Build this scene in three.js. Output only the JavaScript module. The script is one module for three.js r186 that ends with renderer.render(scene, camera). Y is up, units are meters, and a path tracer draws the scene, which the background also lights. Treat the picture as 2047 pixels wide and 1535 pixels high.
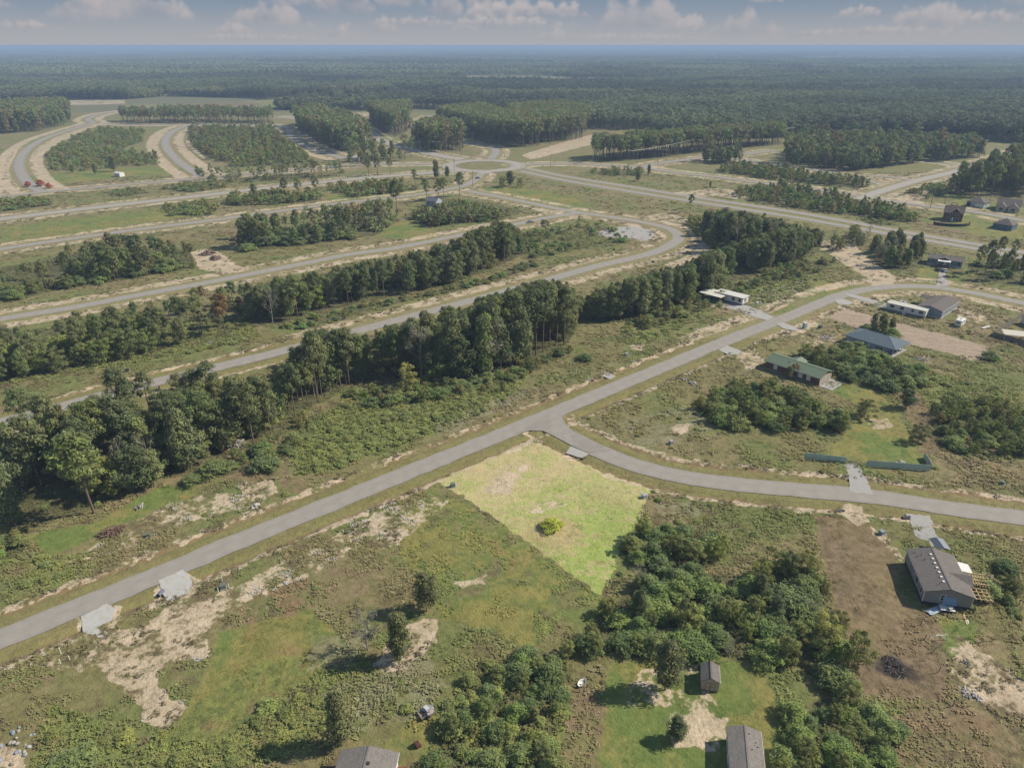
import * as THREE from 'three';
import { mergeGeometries } from 'three/addons/utils/BufferGeometryUtils.js';

// ---------------------------------------------------------------- camera, sky, sun, exposure
const scene = new THREE.Scene();
const FOCAL = 1421, PW = 2047, PH = 1535, EYE = 100, PITCH = 0.44470;           // survey of the photograph: focal length in its pixels, flying height, tilt
const camera = new THREE.PerspectiveCamera(2 * Math.atan(PH / 2 / FOCAL) * 180 / Math.PI, PW / PH, 1, 60000);
camera.position.set(0, EYE, 0);
camera.rotation.set(-PITCH, 0, 0);
const renderer = new THREE.WebGLRenderer({ antialias: true });
renderer.toneMapping = THREE.LinearToneMapping;
renderer.toneMappingExposure = 1.26;
renderer.shadowMap.enabled = true;

function mulberry(a) { return () => { a = (a + 0x6d2b79f5) | 0; let t = Math.imul(a ^ (a >>> 15), 1 | a); t = (t + Math.imul(t ^ (t >>> 7), 61 | t)) ^ t; return ((t ^ (t >>> 14)) >>> 0) / 4294967296; }; }
const clamp = (v, a = 0, b = 1) => v < a ? a : v > b ? b : v;
const sst = (a, b, v) => { v = clamp((v - a) / (b - a)); return v * v * (3 - 2 * v); };
const lerp = (a, b, t) => a + (b - a) * t;
const TABLE = new Float32Array(65536); { const r = mulberry(77); for (let i = 0; i < 65536; i++) TABLE[i] = r(); }
function N(x, y) {                                                               // smooth value noise, 0..1
  const xi = Math.floor(x), yi = Math.floor(y); let u = x - xi, v = y - yi; u = u * u * (3 - 2 * u); v = v * v * (3 - 2 * v);
  const x0 = xi & 255, x1 = (xi + 1) & 255, y0 = (yi & 255) << 8, y1 = ((yi + 1) & 255) << 8;
  const a = TABLE[y0 | x0], b = TABLE[y0 | x1], c = TABLE[y1 | x0], d = TABLE[y1 | x1];
  return a + (b - a) * u + (c - a + (a - b - c + d) * u) * v;
}
const fbm = (x, y) => 0.5 * N(x, y) + 0.27 * N(x * 2.1 + 17, y * 2.1 + 5) + 0.15 * N(x * 4.3 + 3, y * 4.3 + 29) + 0.08 * N(x * 9.1, y * 9.1);

const SUN_AZ = [0.988, -0.155], SUN_EL = 41 * Math.PI / 180;                       // low from the right, a little ahead of the camera
const SUN = new THREE.Vector3(SUN_AZ[0] * Math.cos(SUN_EL), Math.sin(SUN_EL), SUN_AZ[1] * Math.cos(SUN_EL)).normalize();
{
  const W = 4096, H = 2048, data = new Float32Array(W * H * 4), rnd = mulberry(5);
  const mix3 = (a, b, t) => [lerp(a[0], b[0], t), lerp(a[1], b[1], t), lerp(a[2], b[2], t)];
  const hor = [0.32, 0.325, 0.345], low = [0.17, 0.228, 0.30], mid = [0.15, 0.22, 0.32], zen = [0.10, 0.16, 0.28];
  for (let j = 0; j < H; j++) {
    const el = ((j + 0.5) / H - 0.5) * 180, c = el < 0 ? hor : el < 3.4 ? mix3(hor, low, sst(0, 3.4, el)) : el < 25 ? mix3(low, mid, sst(3.4, 25, el)) : mix3(mid, zen, sst(25, 90, el));
    for (let i = 0; i < W; i++) { const k = (j * W + i) * 4; data[k] = c[0]; data[k + 1] = c[1]; data[k + 2] = c[2]; data[k + 3] = 1; }
  }
  // fair-weather cumulus: flat bases, billowed tops lit from the right
  const puff = (az, el, w, h, dens, seed) => {
    const cx = (az / 360 + 0.5) * W, bw = w / 360 * W, bh = h / 180 * H, cy = (el / 180 + 0.5) * H;
    for (let j = Math.floor(cy - bh * 0.35); j < cy + bh * 1.3; j++) {
      if (j < H / 2 || j >= H) continue;
      for (let i = Math.floor(cx - bw * 0.75); i < cx + bw * 0.75; i++) {
        const u = (i - cx) / bw * 2, v = (j - cy) / bh;
        const warp = fbm(i / bh * 2.2 + seed, j / bh * 2.2 + seed * 3), warp2 = fbm(i / bh * 0.9 + seed * 7, seed);
        const top = (1 - u * u) * (0.45 + 0.9 * warp2);
        const base = sst(-0.22, 0.12, v + (warp - 0.5) * 0.3);
        const d = sst(-0.05, 0.4, top - v + (warp - 0.5) * 1.25) * base * dens * sst(1.45, 0.9, Math.abs(u));
        if (d <= 0.004) continue;
        const lit = clamp(0.35 + 0.55 * sst(0, 0.75, v) + (warp - 0.5) * 1.1 + u * 0.12);
        const col = mix3([0.215, 0.24, 0.29], [0.43, 0.39, 0.385], lit);
        const k = (j * W + ((i % W) + W) % W) * 4;
        for (let q = 0; q < 3; q++) data[k + q] = lerp(data[k + q], lerp(col[q], hor[q], 0.55 * sst(2.2, 0, el)), d);
      }
    }
  };
  const AHEAD = -90;                                                              // the way the camera faces, in the map's degrees
  const at = (px, py) => [AHEAD + Math.atan((px - PW / 2) / FOCAL) * 180 / Math.PI, (91 - py) / FOCAL * 180 / Math.PI * 1.06];
  const seen = [[50, 40, 120, 26], [330, 50, 175, 44], [268, 42, 60, 26], [590, 60, 130, 34], [480, 18, 200, 22], [650, 30, 120, 30], [728, 38, 100, 40], [825, 30, 85, 32], [902, 44, 62, 40], [970, 34, 60, 20], [1010, 50, 150, 26], [1075, 44, 60, 18],
    [1125, 46, 60, 20], [1250, 66, 155, 52], [1340, 70, 70, 20], [1440, 76, 110, 38], [1520, 20, 70, 20], [1470, 28, 50, 14], [1640, 52, 70, 16], [1780, 66, 130, 30], [1880, 62, 120, 16], [1940, 34, 110, 44], [2030, 30, 80, 24], [720, 78, 60, 22], [795, 74, 60, 24], [940, 68, 50, 16], [1100, 82, 60, 16], [1370, 20, 60, 12], [150, 70, 90, 10], [520, 74, 70, 14], [400, 14, 260, 16], [690, 16, 200, 20], [1010, 62, 240, 14], [1230, 84, 300, 9], [560, 84, 260, 8], [1700, 76, 260, 12], [840, 60, 160, 10], [1900, 28, 60, 16], [1580, 78, 120, 10]];
  seen.forEach(([x, y, w, h], n) => { const [az, el] = at(x, y); puff(az, el, w / FOCAL * 57.3 * 1.12, h / FOCAL * 57.3 * 1.2, 0.76, n * 13.7 + 2); });
  for (let n = 0; n < 170; n++) {                                                 // the same sky carries on all the way round and overhead
    const az = rnd() * 360 - 180, el = 0.3 + Math.pow(rnd(), 1.7) * 30, s = 3 + el * 0.35 + rnd() * 4, off = Math.abs(((az - AHEAD + 540) % 360) - 180);
    const w = s * (0.8 + rnd()), h = s * (0.25 + 0.2 * rnd()); if (off < 44 && el < 6) continue;
    puff(az, el, w, h, 0.8, n * 9.1 + 400);
  }
  const sky = new THREE.DataTexture(data, W, H, THREE.RGBAFormat, THREE.FloatType);
  sky.mapping = THREE.EquirectangularReflectionMapping; sky.magFilter = THREE.LinearFilter; sky.colorSpace = THREE.LinearSRGBColorSpace; sky.needsUpdate = true;
  scene.background = sky; scene.environment = sky;
}
const sun = new THREE.DirectionalLight(new THREE.Color().setRGB(1, 0.90, 0.73), 4.8);
sun.target.position.set(0, 0, -250); sun.position.copy(sun.target.position).addScaledVector(SUN, 800);
sun.castShadow = true; sun.shadow.mapSize.set(4096, 4096);
Object.assign(sun.shadow.camera, { left: -500, right: 500, top: 500, bottom: -500, near: 10, far: 2500 });
scene.add(sun, sun.target);
scene.fog = new THREE.FogExp2(new THREE.Color().setRGB(0.49, 0.68, 1.0), 0.00019);

// ---------------------------------------------------------------- survey, naming, small helpers
const sinP = Math.sin(PITCH), cosP = Math.cos(PITCH);
// where on the level ground a surveyed image point lies: [x, d] with d metres ahead of the camera (world z = -d)
function S(px, py, y = 0) { const dx = (px - PW / 2) / FOCAL, dy = (PH / 2 - py) / FOCAL, t = (EYE - y) / (sinP - dy * cosP); return [dx * t, (cosP + dy * sinP) * t]; }
const poly = (s) => s.trim().split(/\s+/).map((p) => S(...p.split(',').map(Number)));
const V = (x, y, z) => new THREE.Vector3(x, y, z);
const names = {};
function numbered(n) { const k = names[n] = (names[n] ?? -1) + 1; return k ? n + '_' + String(k).padStart(3, '0') : n; }
function tag(o, label, category, group, kind) { o.userData.label = label; o.userData.category = category; if (group) o.userData.group = group; if (kind) o.userData.kind = kind; return o; }
function top(o, name) { o.name = numbered(name); scene.add(o); return o; }
function thing(name, label, category, [x, d], turn = 0, y = 0, group) { const g = top(new THREE.Group(), name); g.position.set(x, y, -d); g.rotation.y = turn; return tag(g, label, category, group); }
function part(parent, name, geo, m) { const o = new THREE.Mesh(Array.isArray(geo) ? (geo.length > 1 ? join(geo) : geo[0]) : geo, m); o.name = name; o.castShadow = o.receiveShadow = true; parent.add(o); return o; }
function join(list) { return mergeGeometries(list.map((g) => { g = g.index ? g.toNonIndexed() : g; for (const k of Object.keys(g.attributes)) if (!['position', 'normal', 'uv'].includes(k)) g.deleteAttribute(k); return g; })); }
function structure(name, geo, m, label) { const o = top(new THREE.Mesh(geo, m), name); o.receiveShadow = true; o.castShadow = false; o.userData.kind = 'structure'; if (label) o.userData.label = label; return o; }
// uv in metres from position, by the main direction of the face
function metricUV(g) {
  g = g.index ? g.toNonIndexed() : g; g.computeVertexNormals(); const p = g.attributes.position, n = g.attributes.normal, uv = new Float32Array(p.count * 2);
  for (let i = 0; i < p.count; i++) {
    const ax = Math.abs(n.getX(i)), ay = Math.abs(n.getY(i)), az = Math.abs(n.getZ(i));
    const [u, v] = ay > ax && ay > az ? [p.getX(i), p.getZ(i)] : ax > az ? [p.getZ(i), p.getY(i)] : [p.getX(i), p.getY(i)];
    uv[2 * i] = u; uv[2 * i + 1] = v;
  }
  g.setAttribute('uv', new THREE.BufferAttribute(uv, 2)); return g;
}
function box(w, h, l, x = 0, y = 0, z = 0, ry = 0, rx = 0, rz = 0) { const g = new THREE.BoxGeometry(w, h, l); if (rx) g.rotateX(rx); if (rz) g.rotateZ(rz); if (ry) g.rotateY(ry); g.translate(x, y, z); return metricUV(g); }
function rod(a, b, r, r2 = r, seg = 6) { const d = new THREE.Vector3().subVectors(b, a), g = new THREE.CylinderGeometry(r2, r, d.length(), seg); g.translate(0, d.length() / 2, 0); g.applyQuaternion(new THREE.Quaternion().setFromUnitVectors(V(0, 1, 0), d.normalize())); g.translate(a.x, a.y, a.z); return g; }
const lin = (r, g, b) => new THREE.Color().setRGB(r, g, b);
const M = (r, g, b, o = {}) => new THREE.MeshStandardMaterial({ color: lin(r, g, b), roughness: 0.85, metalness: 0, ...o });
const SRGB = new Uint8Array(4097); for (let i = 0; i <= 4096; i++) { const c = i / 4096; SRGB[i] = Math.round(255 * (c <= 0.0031308 ? 12.92 * c : 1.055 * Math.pow(c, 1 / 2.4) - 0.055)); }
function texture(W, H, fn, { srgb = true, repeat } = {}) {
  const data = new Uint8Array(W * H * 4), o = [0, 0, 0];
  for (let j = 0; j < H; j++) for (let i = 0; i < W; i++) { fn(i, j, o); const k = (j * W + i) * 4; for (let q = 0; q < 3; q++) { const v = clamp(o[q]); data[k + q] = srgb ? SRGB[(v * 4096) | 0] : (v * 255) | 0; } data[k + 3] = 255; }
  const t = new THREE.DataTexture(data, W, H); t.magFilter = THREE.LinearFilter; t.wrapS = t.wrapT = THREE.RepeatWrapping; if (srgb) t.colorSpace = THREE.SRGBColorSpace; if (repeat) t.repeat.set(...repeat); t.needsUpdate = true; return t;
}
function inside(pt, P) { let c = false; for (let i = 0, j = P.length - 1; i < P.length; j = i++) if ((P[i][1] > pt[1]) !== (P[j][1] > pt[1]) && pt[0] < (P[j][0] - P[i][0]) * (pt[1] - P[i][1]) / (P[j][1] - P[i][1]) + P[i][0]) c = !c; return c; }
// open strips and cut-over stands in the far woods
const clearing = (x, d) => sst(.60, .68, N(x / 420 + 33, d / 95 + 8) * .75 + N(x / 130, d / 60 + 70) * .25);
const inFrame = (x, d, m = 0) => { const zc = d * cosP + EYE * sinP; return Math.abs(x) < zc * 0.7203 + m && d > 66 - m; };
// ---------------------------------------------------------------- roads: surveyed centre lines
const ROADS = [
  ['road', 'nearest long straight asphalt road crossing the picture from lower left to the right bend', 6.3, '-330,1410 0,1277 260,1172 520,1064 760,967 1020,861 1270,757 1500,662 1569,636 1640,606 1689,588 1767,574 1860,573 1945,585 2047,606 2200,640', 1],
  ['road', 'side road curving right past the corner lot to the green fence', 6.5, '1085,842 1118,862 1160,884 1205,905 1280,933 1380,956 1500,971 1580,978 1740,992 1900,1016 2047,1035 2250,1062', 1],
  ['road', 'second road behind the wood ending in the round bend', 6.8, '-150,880 0,845 260,776 520,713 619,687 741,654 900,612 1107,556 1193,532 1295,508 1340,490 1357,474 1338,457 1278,443 1210,432 1152,424 1022,398 936,382', 1],
  ['road', 'third road behind the tree strip joining the round bend', 6.6, '-150,668 0,638 154,613 253,594 417,564 513,545 616,525 700,508 782,497 885,477 981,458 1056,443 1118,431 1160,425', 1],
  ['road', 'fourth road passing behind the pine clump with the dirt piles', 7, '-150,526 0,498 171,473 287,457 410,442 513,428 633,412 714,402 817,391 899,378 930,370 952,358 962,346', 1],
  ['road', 'wide pale fifth road leading left from the roundabout', 11.5, '-150,460 0,438 239,409 410,390 547,374 667,362 748,354 851,346 920,341', 1],
  ['road', 'far road with the bend entrance at the left edge', 8, '-150,405 0,393 82,384 205,373 342,361 470,350 620,338 720,329 800,328 880,327', 1],
  ['road', 'left loop road curling past the red shrubs', 9, '84,384 60,370 45,352 37,332 40,316 55,297 88,277 137,260 185,245 174,239 205,227 250,221 300,214', 1],
  ['road', 'middle loop road between the two bushy islands', 9, '400,352 366,330 342,308 330,290 334,272 352,259 380,251 430,248', 1],
  ['road', 'far road along the foot of the far pine row', 9, '200,247 301,249 410,248 547,251 576,257 580,272 609,290 640,303 690,317', 1],
  ['road', 'double road sweeping from the back to the roundabout', 15, '560,232 640,240 700,247 735,262 765,282 834,301 885,312 925,319', 1],
  ['road', 'short road from the roundabout to the back woods', 9, '981,318 991,304 984,294 964,290 933,285 880,281', 1],
  ['road', 'short road into the far pine block', 9, '860,231 840,240 828,250 815,256', 1],
  ['road', 'road leaving the roundabout to the upper right', 9, '1020,332 1090,327 1159,328 1240,332 1278,333 1320,326 1398,316 1484,308 1552,300', 1],
  ['road', 'right branch road running behind the bushes to the far crossing', 8, '1278,333 1347,344 1430,353 1518,365 1655,382 1757,398 1860,412 1945,423 2047,441 2200,466', 1],
  ['road', 'far right road between the bush strip and the broadleaf wood', 8, '1440,315 1473,318 1552,328 1640,341 1700,352 1757,366', 1],
  ['road', 'upper carriageway of the double road going to the right edge', 7.6, '1050,336 1125,352 1261,374 1380,393 1586,424 1689,442 1820,466 1937,486 2047,505 2200,530', 2],
  ['road', 'lower carriageway of the double road going to the right edge', 7.6, '1040,342 1125,360 1261,383 1380,402 1586,434 1689,452 1820,475 1944,496 2047,516 2200,545', 2],
  ['road', 'rising road at the far right leading up to the edge wood', 10, '1720,399 1742,389 1826,363 1894,347 1945,333 1973,324 2047,300', 1],
  ['road', 'spur road at the far right below the broadleaf wood', 6, '1843,321 1885,325 1928,332', 1],
  ['road', 'spur road under the bushes at the far right', 6, '1735,351 1780,354 1826,361', 1],
  ['road', 'slip road from the roundabout back towards the fourth road', 11, '960,347 985,342 1010,338', 0],
].map(([name, label, w, line, verge]) => ({ name, label, w, verge, pts: smooth(poly(line), 3) }));
function smooth(P, step) {
  const c = new THREE.CatmullRomCurve3(P.map(([x, d]) => V(x, 0, d)), false, 'centripetal'), L = c.getLength();
  return c.getSpacedPoints(Math.max(4, Math.min(420, Math.round(L / step)))).map((p) => [p.x, p.z]);
}
function offset(P, o) { return P.map((p, i) => { const a = P[Math.max(0, i - 1)], b = P[Math.min(P.length - 1, i + 1)], l = Math.hypot(b[0] - a[0], b[1] - a[1]) || 1; return [p[0] - (b[1] - a[1]) / l * o, p[1] + (b[0] - a[0]) / l * o]; }); }
{ const c = S(967, 331), r = (S(1022, 331)[0] - S(912, 331)[0]) / 2 + 7, P = []; for (let i = 0; i <= 64; i++) P.push([c[0] + r * Math.cos(i / 64 * 2 * Math.PI), c[1] + r * Math.sin(i / 64 * 2 * Math.PI)]); ROADS.push({ name: 'road', label: 'roundabout ring in the middle distance', w: 13, verge: 0, pts: P }); }

// ---------------------------------------------------------------- what covers the ground, as surveyed patches
// channels: sand lawn brown | woods lot lush | verge rust pale | road ditch tilled
const CH = { sand: 0, lawn: 1, brown: 2, woods: 3, lot: 4, lush: 5, verge: 6, rust: 7, pale: 8, road: 9, ditch: 10, tilled: 11 };
const PATCHES = [
  // sand and bare soil
  ['sand', .66, '185,1275 300,1240 330,1215 420,1195 470,1165 445,1230 410,1265 425,1310 345,1325 310,1345 340,1390 372,1410 352,1440 318,1462 292,1440 270,1400 240,1370 190,1335 170,1300'],
  ['sand', .44, '400,1205 560,1125 640,1088 720,1040 790,1008 860,990 900,1000 830,1060 780,1092 700,1100 620,1150 520,1190 470,1215'],
  ['sand', .5, '690,1060 760,1035 775,1055 700,1085'], ['sand', .5, '770,1062 800,1052 795,1092 762,1088'], ['sand', .5, '60,1330 170,1290 240,1300 180,1340'],
  ['sand', .7, '905,1163 970,1150 975,1166 935,1178'], ['sand', .6, '745,1325 775,1285 800,1255 850,1235 872,1236 872,1262 866,1292 800,1350 760,1342'],
  ['sand', .5, '1270,1340 1400,1318 1425,1400 1450,1440 1440,1500 1350,1500 1330,1460 1340,1420 1290,1400 1250,1415'], ['sand', .9, '1345,1450 1400,1422 1450,1436 1446,1470 1385,1500 1345,1500'],
  ['sand', .62, '1915,1268 1960,1300 2000,1330 2060,1370 2060,1440 1990,1420 1940,1400 1905,1370 1890,1330'], ['sand', .8, '1990,1350 2060,1390 2060,1440 1990,1405'], ['sand', .7, '1915,1290 1935,1300 1935,1345 1905,1335'],
  ['sand', .42, '130,1130 200,1075 330,1010 420,985 510,985 560,985 520,1010 430,1030 330,1060 220,1110'], ['sand', .55, '470,965 540,955 560,985 500,1000'],
  ['sand', .55, '1000,935 1055,908 1080,930 1040,955 1000,990 960,985 985,960'], ['sand', .8, '995,972 1028,968 1020,985 990,988'], ['sand', .45, '1050,1012 1120,995 1140,1010 1060,1030'],
  ['sand', .9, '1682,1006 1725,1010 1735,1042 1715,1050 1690,1035'], ['sand', .5, '1735,1050 1760,1055 1800,1100 1810,1125 1795,1122 1760,1080'],
  ['sand', .95, '1680,490 1706,486 1735,515 1795,556 1785,570 1745,571 1735,555 1690,530 1660,508'], ['sand', .6, '1630,480 1690,480 1700,500 1640,500'],
  ['sand', .56, '150,1236 215,1208 245,1215 240,1262 210,1290 165,1285'], ['sand', .54, '308,1164 368,1140 400,1165 395,1195 345,1215 310,1205'],
  ['tilled', 1, '1655,634 1690,617 1780,641 1970,690 1975,700 1945,714 1900,706 1780,680'], ['sand', .6, '1465,705 1510,695 1530,722 1500,742 1480,727'], ['sand', .45, '1600,668 1680,668 1660,690 1610,690'],
  ['sand', 1, '1190,466 1215,456 1260,452 1300,460 1312,470 1290,484 1272,478 1210,474'], ['sand', .9, '380,503 415,497 440,503 487,540 460,546 400,540'],
  ['sand', .95, '-10,1485 30,1495 55,1540 -10,1540'], ['sand', .6, '1345,850 1380,845 1370,870 1350,870'], ['sand', .6, '1730,838 1775,835 1790,858 1745,858'], ['sand', .4, '1360,665 1390,665 1390,690 1360,690'],
  ['sand', .5, '1260,690 1290,685 1290,700 1260,700'], ['sand', .55, '1900,610 1960,625 1990,650 1920,640'], ['sand', .6, '1780,640 1960,690 1990,715 1930,722'],
  ['sand', .85, '1042,310 1125,284 1193,266 1225,268 1210,282 1130,302 1075,316 1060,318'], ['brown', .8, '1060,300 1190,262 1250,260 1190,275 1100,296'], ['lawn', .45, '1075,318 1130,303 1210,284 1280,270 1290,282 1200,303 1185,322 1120,327'],
  ['sand', .7, '1380,440 1420,460 1425,490 1400,520 1340,540 1330,530 1385,505 1400,480 1390,455'], ['sand', .5, '1240,430 1330,425 1420,450 1390,452 1330,440'], ['sand', .55, '1345,385 1440,375 1520,388 1500,400 1420,392 1380,400'],
  ['sand', .8, '0,398 20,330 35,300 60,288 30,300 12,330 -20,398'], ['sand', .75, '66,384 78,365 68,330 75,305 110,280 150,262 180,254 120,285 86,310 80,330 92,362 115,384'], ['sand', .75, '345,345 312,312 303,290 310,275 330,262 342,256 322,275 314,290 325,312 360,345'], ['sand', .7, '395,310 372,290 368,275 385,256 405,253 385,272 385,290 412,318'],
  ['sand', .6, '40,205 150,200 250,200 250,207 160,210 60,214'], ['sand', .6, '590,262 612,262 640,285 660,298 640,296 606,280'], ['brown', .8, '310,214 420,206 520,206 510,218 400,224'], ['lawn', .6, '520,200 565,200 575,214 520,215'],
  ['sand', .6, '640,228 740,224 740,232 650,236'], ['lawn', .6, '1060,268 1300,258 1290,270 1080,300'], ['sand', .8, '960,230 1020,228 1030,238 965,240'], ['sand', .8, '1095,232 1140,230 1150,240 1110,244'],
  ['sand', .7, '1790,395 1850,380 1900,368 1930,355 1950,352 1900,378 1840,400 1850,408 1800,402'], ['sand', .6, '1870,360 1930,342 2010,312 2020,318 1940,346'],
  // mown grass
  ['lawn', .62, '862,972 1004,1047 1196,1194 1222,1232 1130,1290 1040,1292 960,1252 885,1240 840,1180 800,1100 800,1040'],
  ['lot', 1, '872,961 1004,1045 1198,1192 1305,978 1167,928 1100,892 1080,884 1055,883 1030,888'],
  ['lawn', 1, '1640,905 1665,890 1700,860 1745,812 1790,812 1830,885 1850,915 1840,935 1700,922 1610,912'], ['lawn', .9, '1650,778 1700,768 1760,785 1800,825 1745,830 1700,800'],
  ['lawn', 1, '55,1070 200,1040 300,980 380,963 392,988 330,1010 200,1072 100,1112'], ['lawn', .75, '430,1262 620,1215 700,1290 560,1400 430,1490 335,1470 372,1412 420,1320'],
  ['lawn', .95, '1215,1330 1320,1300 1520,1322 1560,1430 1545,1540 1200,1540 1200,1400'], ['lawn', .5, '770,1480 850,1430 905,1425 860,1540 780,1540'], ['lawn', .7, '1845,1240 1970,1235 1940,1285 1900,1320 1870,1330'],
  ['lawn', 1, '752,474 790,445 830,440 872,466 865,490 820,480'], ['lawn', .8, '1838,535 1880,540 1870,570 1830,566'], ['lawn', .8, '1890,545 1930,545 1925,578 1900,574'], ['lawn', .7, '1640,560 1740,575 1640,600 1560,630 1540,625 1600,590'],
  ['lawn', .9, '60,352 250,336 400,335 400,348 250,352 95,372 110,382 70,375'], ['lawn', .7, '0,300 60,280 120,262 100,275 0,310'], ['lawn', .7, '0,455 240,425 420,408 430,425 180,462 0,492'], ['lawn', .8, '650,388 840,378 860,390 660,405'], ['lawn', .7, '730,262 790,275 840,295 800,295 760,275'],
  ['lawn', .8, '1000,370 1100,385 1200,410 1140,418 1050,400 960,378'], ['lawn', .85, '1920,420 2047,445 2047,480 1950,470 1830,440'], ['lawn', .8, '1870,380 2047,415 2047,430 1920,410'], ['lawn', .5, '1600,440 1810,462 1600,424 1400,396'],
  // dead or tall weeds
  ['brown', 1, '1634,1030 1680,1035 1740,1048 1790,1100 1800,1200 1880,1240 1892,1330 1880,1400 1700,1388 1690,1320 1680,1250 1655,1150 1640,1080'], ['brown', .62, '1140,1390 1195,1325 1215,1400 1185,1540 1115,1540'],
  ['brown', .8, '1790,775 1840,790 1900,870 1880,905 1845,910 1825,850'], ['brown', .4, '480,1180 640,1130 720,1110 790,1100 740,1190 600,1230 470,1250'], ['brown', .35, '0,1370 100,1350 190,1400 120,1450 0,1440'], ['brown', .6, '1760,1440 1900,1400 2047,1450 2047,1535 1790,1535'],
  ['brown', .6, '1770,425 1900,440 1950,470 1850,455'], ['brown', .5, '560,960 700,930 640,985 570,985'], ['brown', .7, '480,900 560,905 600,940 520,960 440,960'],
  ['lush', .9, '560,905 620,840 720,790 860,800 960,765 1060,740 1030,790 900,860 760,900 640,950 590,950'], ['lush', .7, '0,690 330,640 500,640 520,680 330,715 0,770'], ['lush', .6, '1250,640 1400,600 1520,560 1600,540 1640,560 1560,610 1470,600 1390,640 1290,690 1230,680'],
  ['lush', .22, '1310,1000 1500,990 1620,1020 1630,1120 1500,1140 1400,1060 1330,1045'], ['lush', .45, '1140,1390 1195,1325 1215,1400 1185,1540 1115,1540'], ['lush', .8, '860,1440 960,1330 1140,1310 1120,1540 850,1540'], ['lush', .7, '1540,1440 1800,1420 1800,1540 1540,1540'], ['lush', .35, '1890,1060 2047,1080 2047,1350 1990,1220 1950,1100'],
  ['lush', .6, '1600,720 1850,740 2047,790 2047,930 1880,900 1790,790'], ['lush', .6, '1040,460 1200,440 1260,475 1160,500 1060,520'], ['lush', .5, '0,1070 90,1110 200,1100 100,1180 0,1200'], ['lush', .7, '100,1400 300,1480 500,1330 700,1290 900,1380 700,1480 500,1535 60,1535'],
  ['pale', .8, '620,1280 760,1250 700,1340 620,1340'], ['pale', .7, '640,1390 850,1300 900,1380 840,1440 700,1470'], ['pale', .7, '1310,1005 1420,1000 1400,1030 1320,1030'], ['pale', .7, '870,850 1040,780 1100,770 960,840 880,880'], ['pale', .6, '1480,600 1600,560 1620,580 1520,620'], ['pale', .7, '1960,1150 2047,1140 2047,1190 1990,1190'], ['pale', .6, '1200,850 1420,800 1450,850 1300,900 1230,880'],
];
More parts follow.
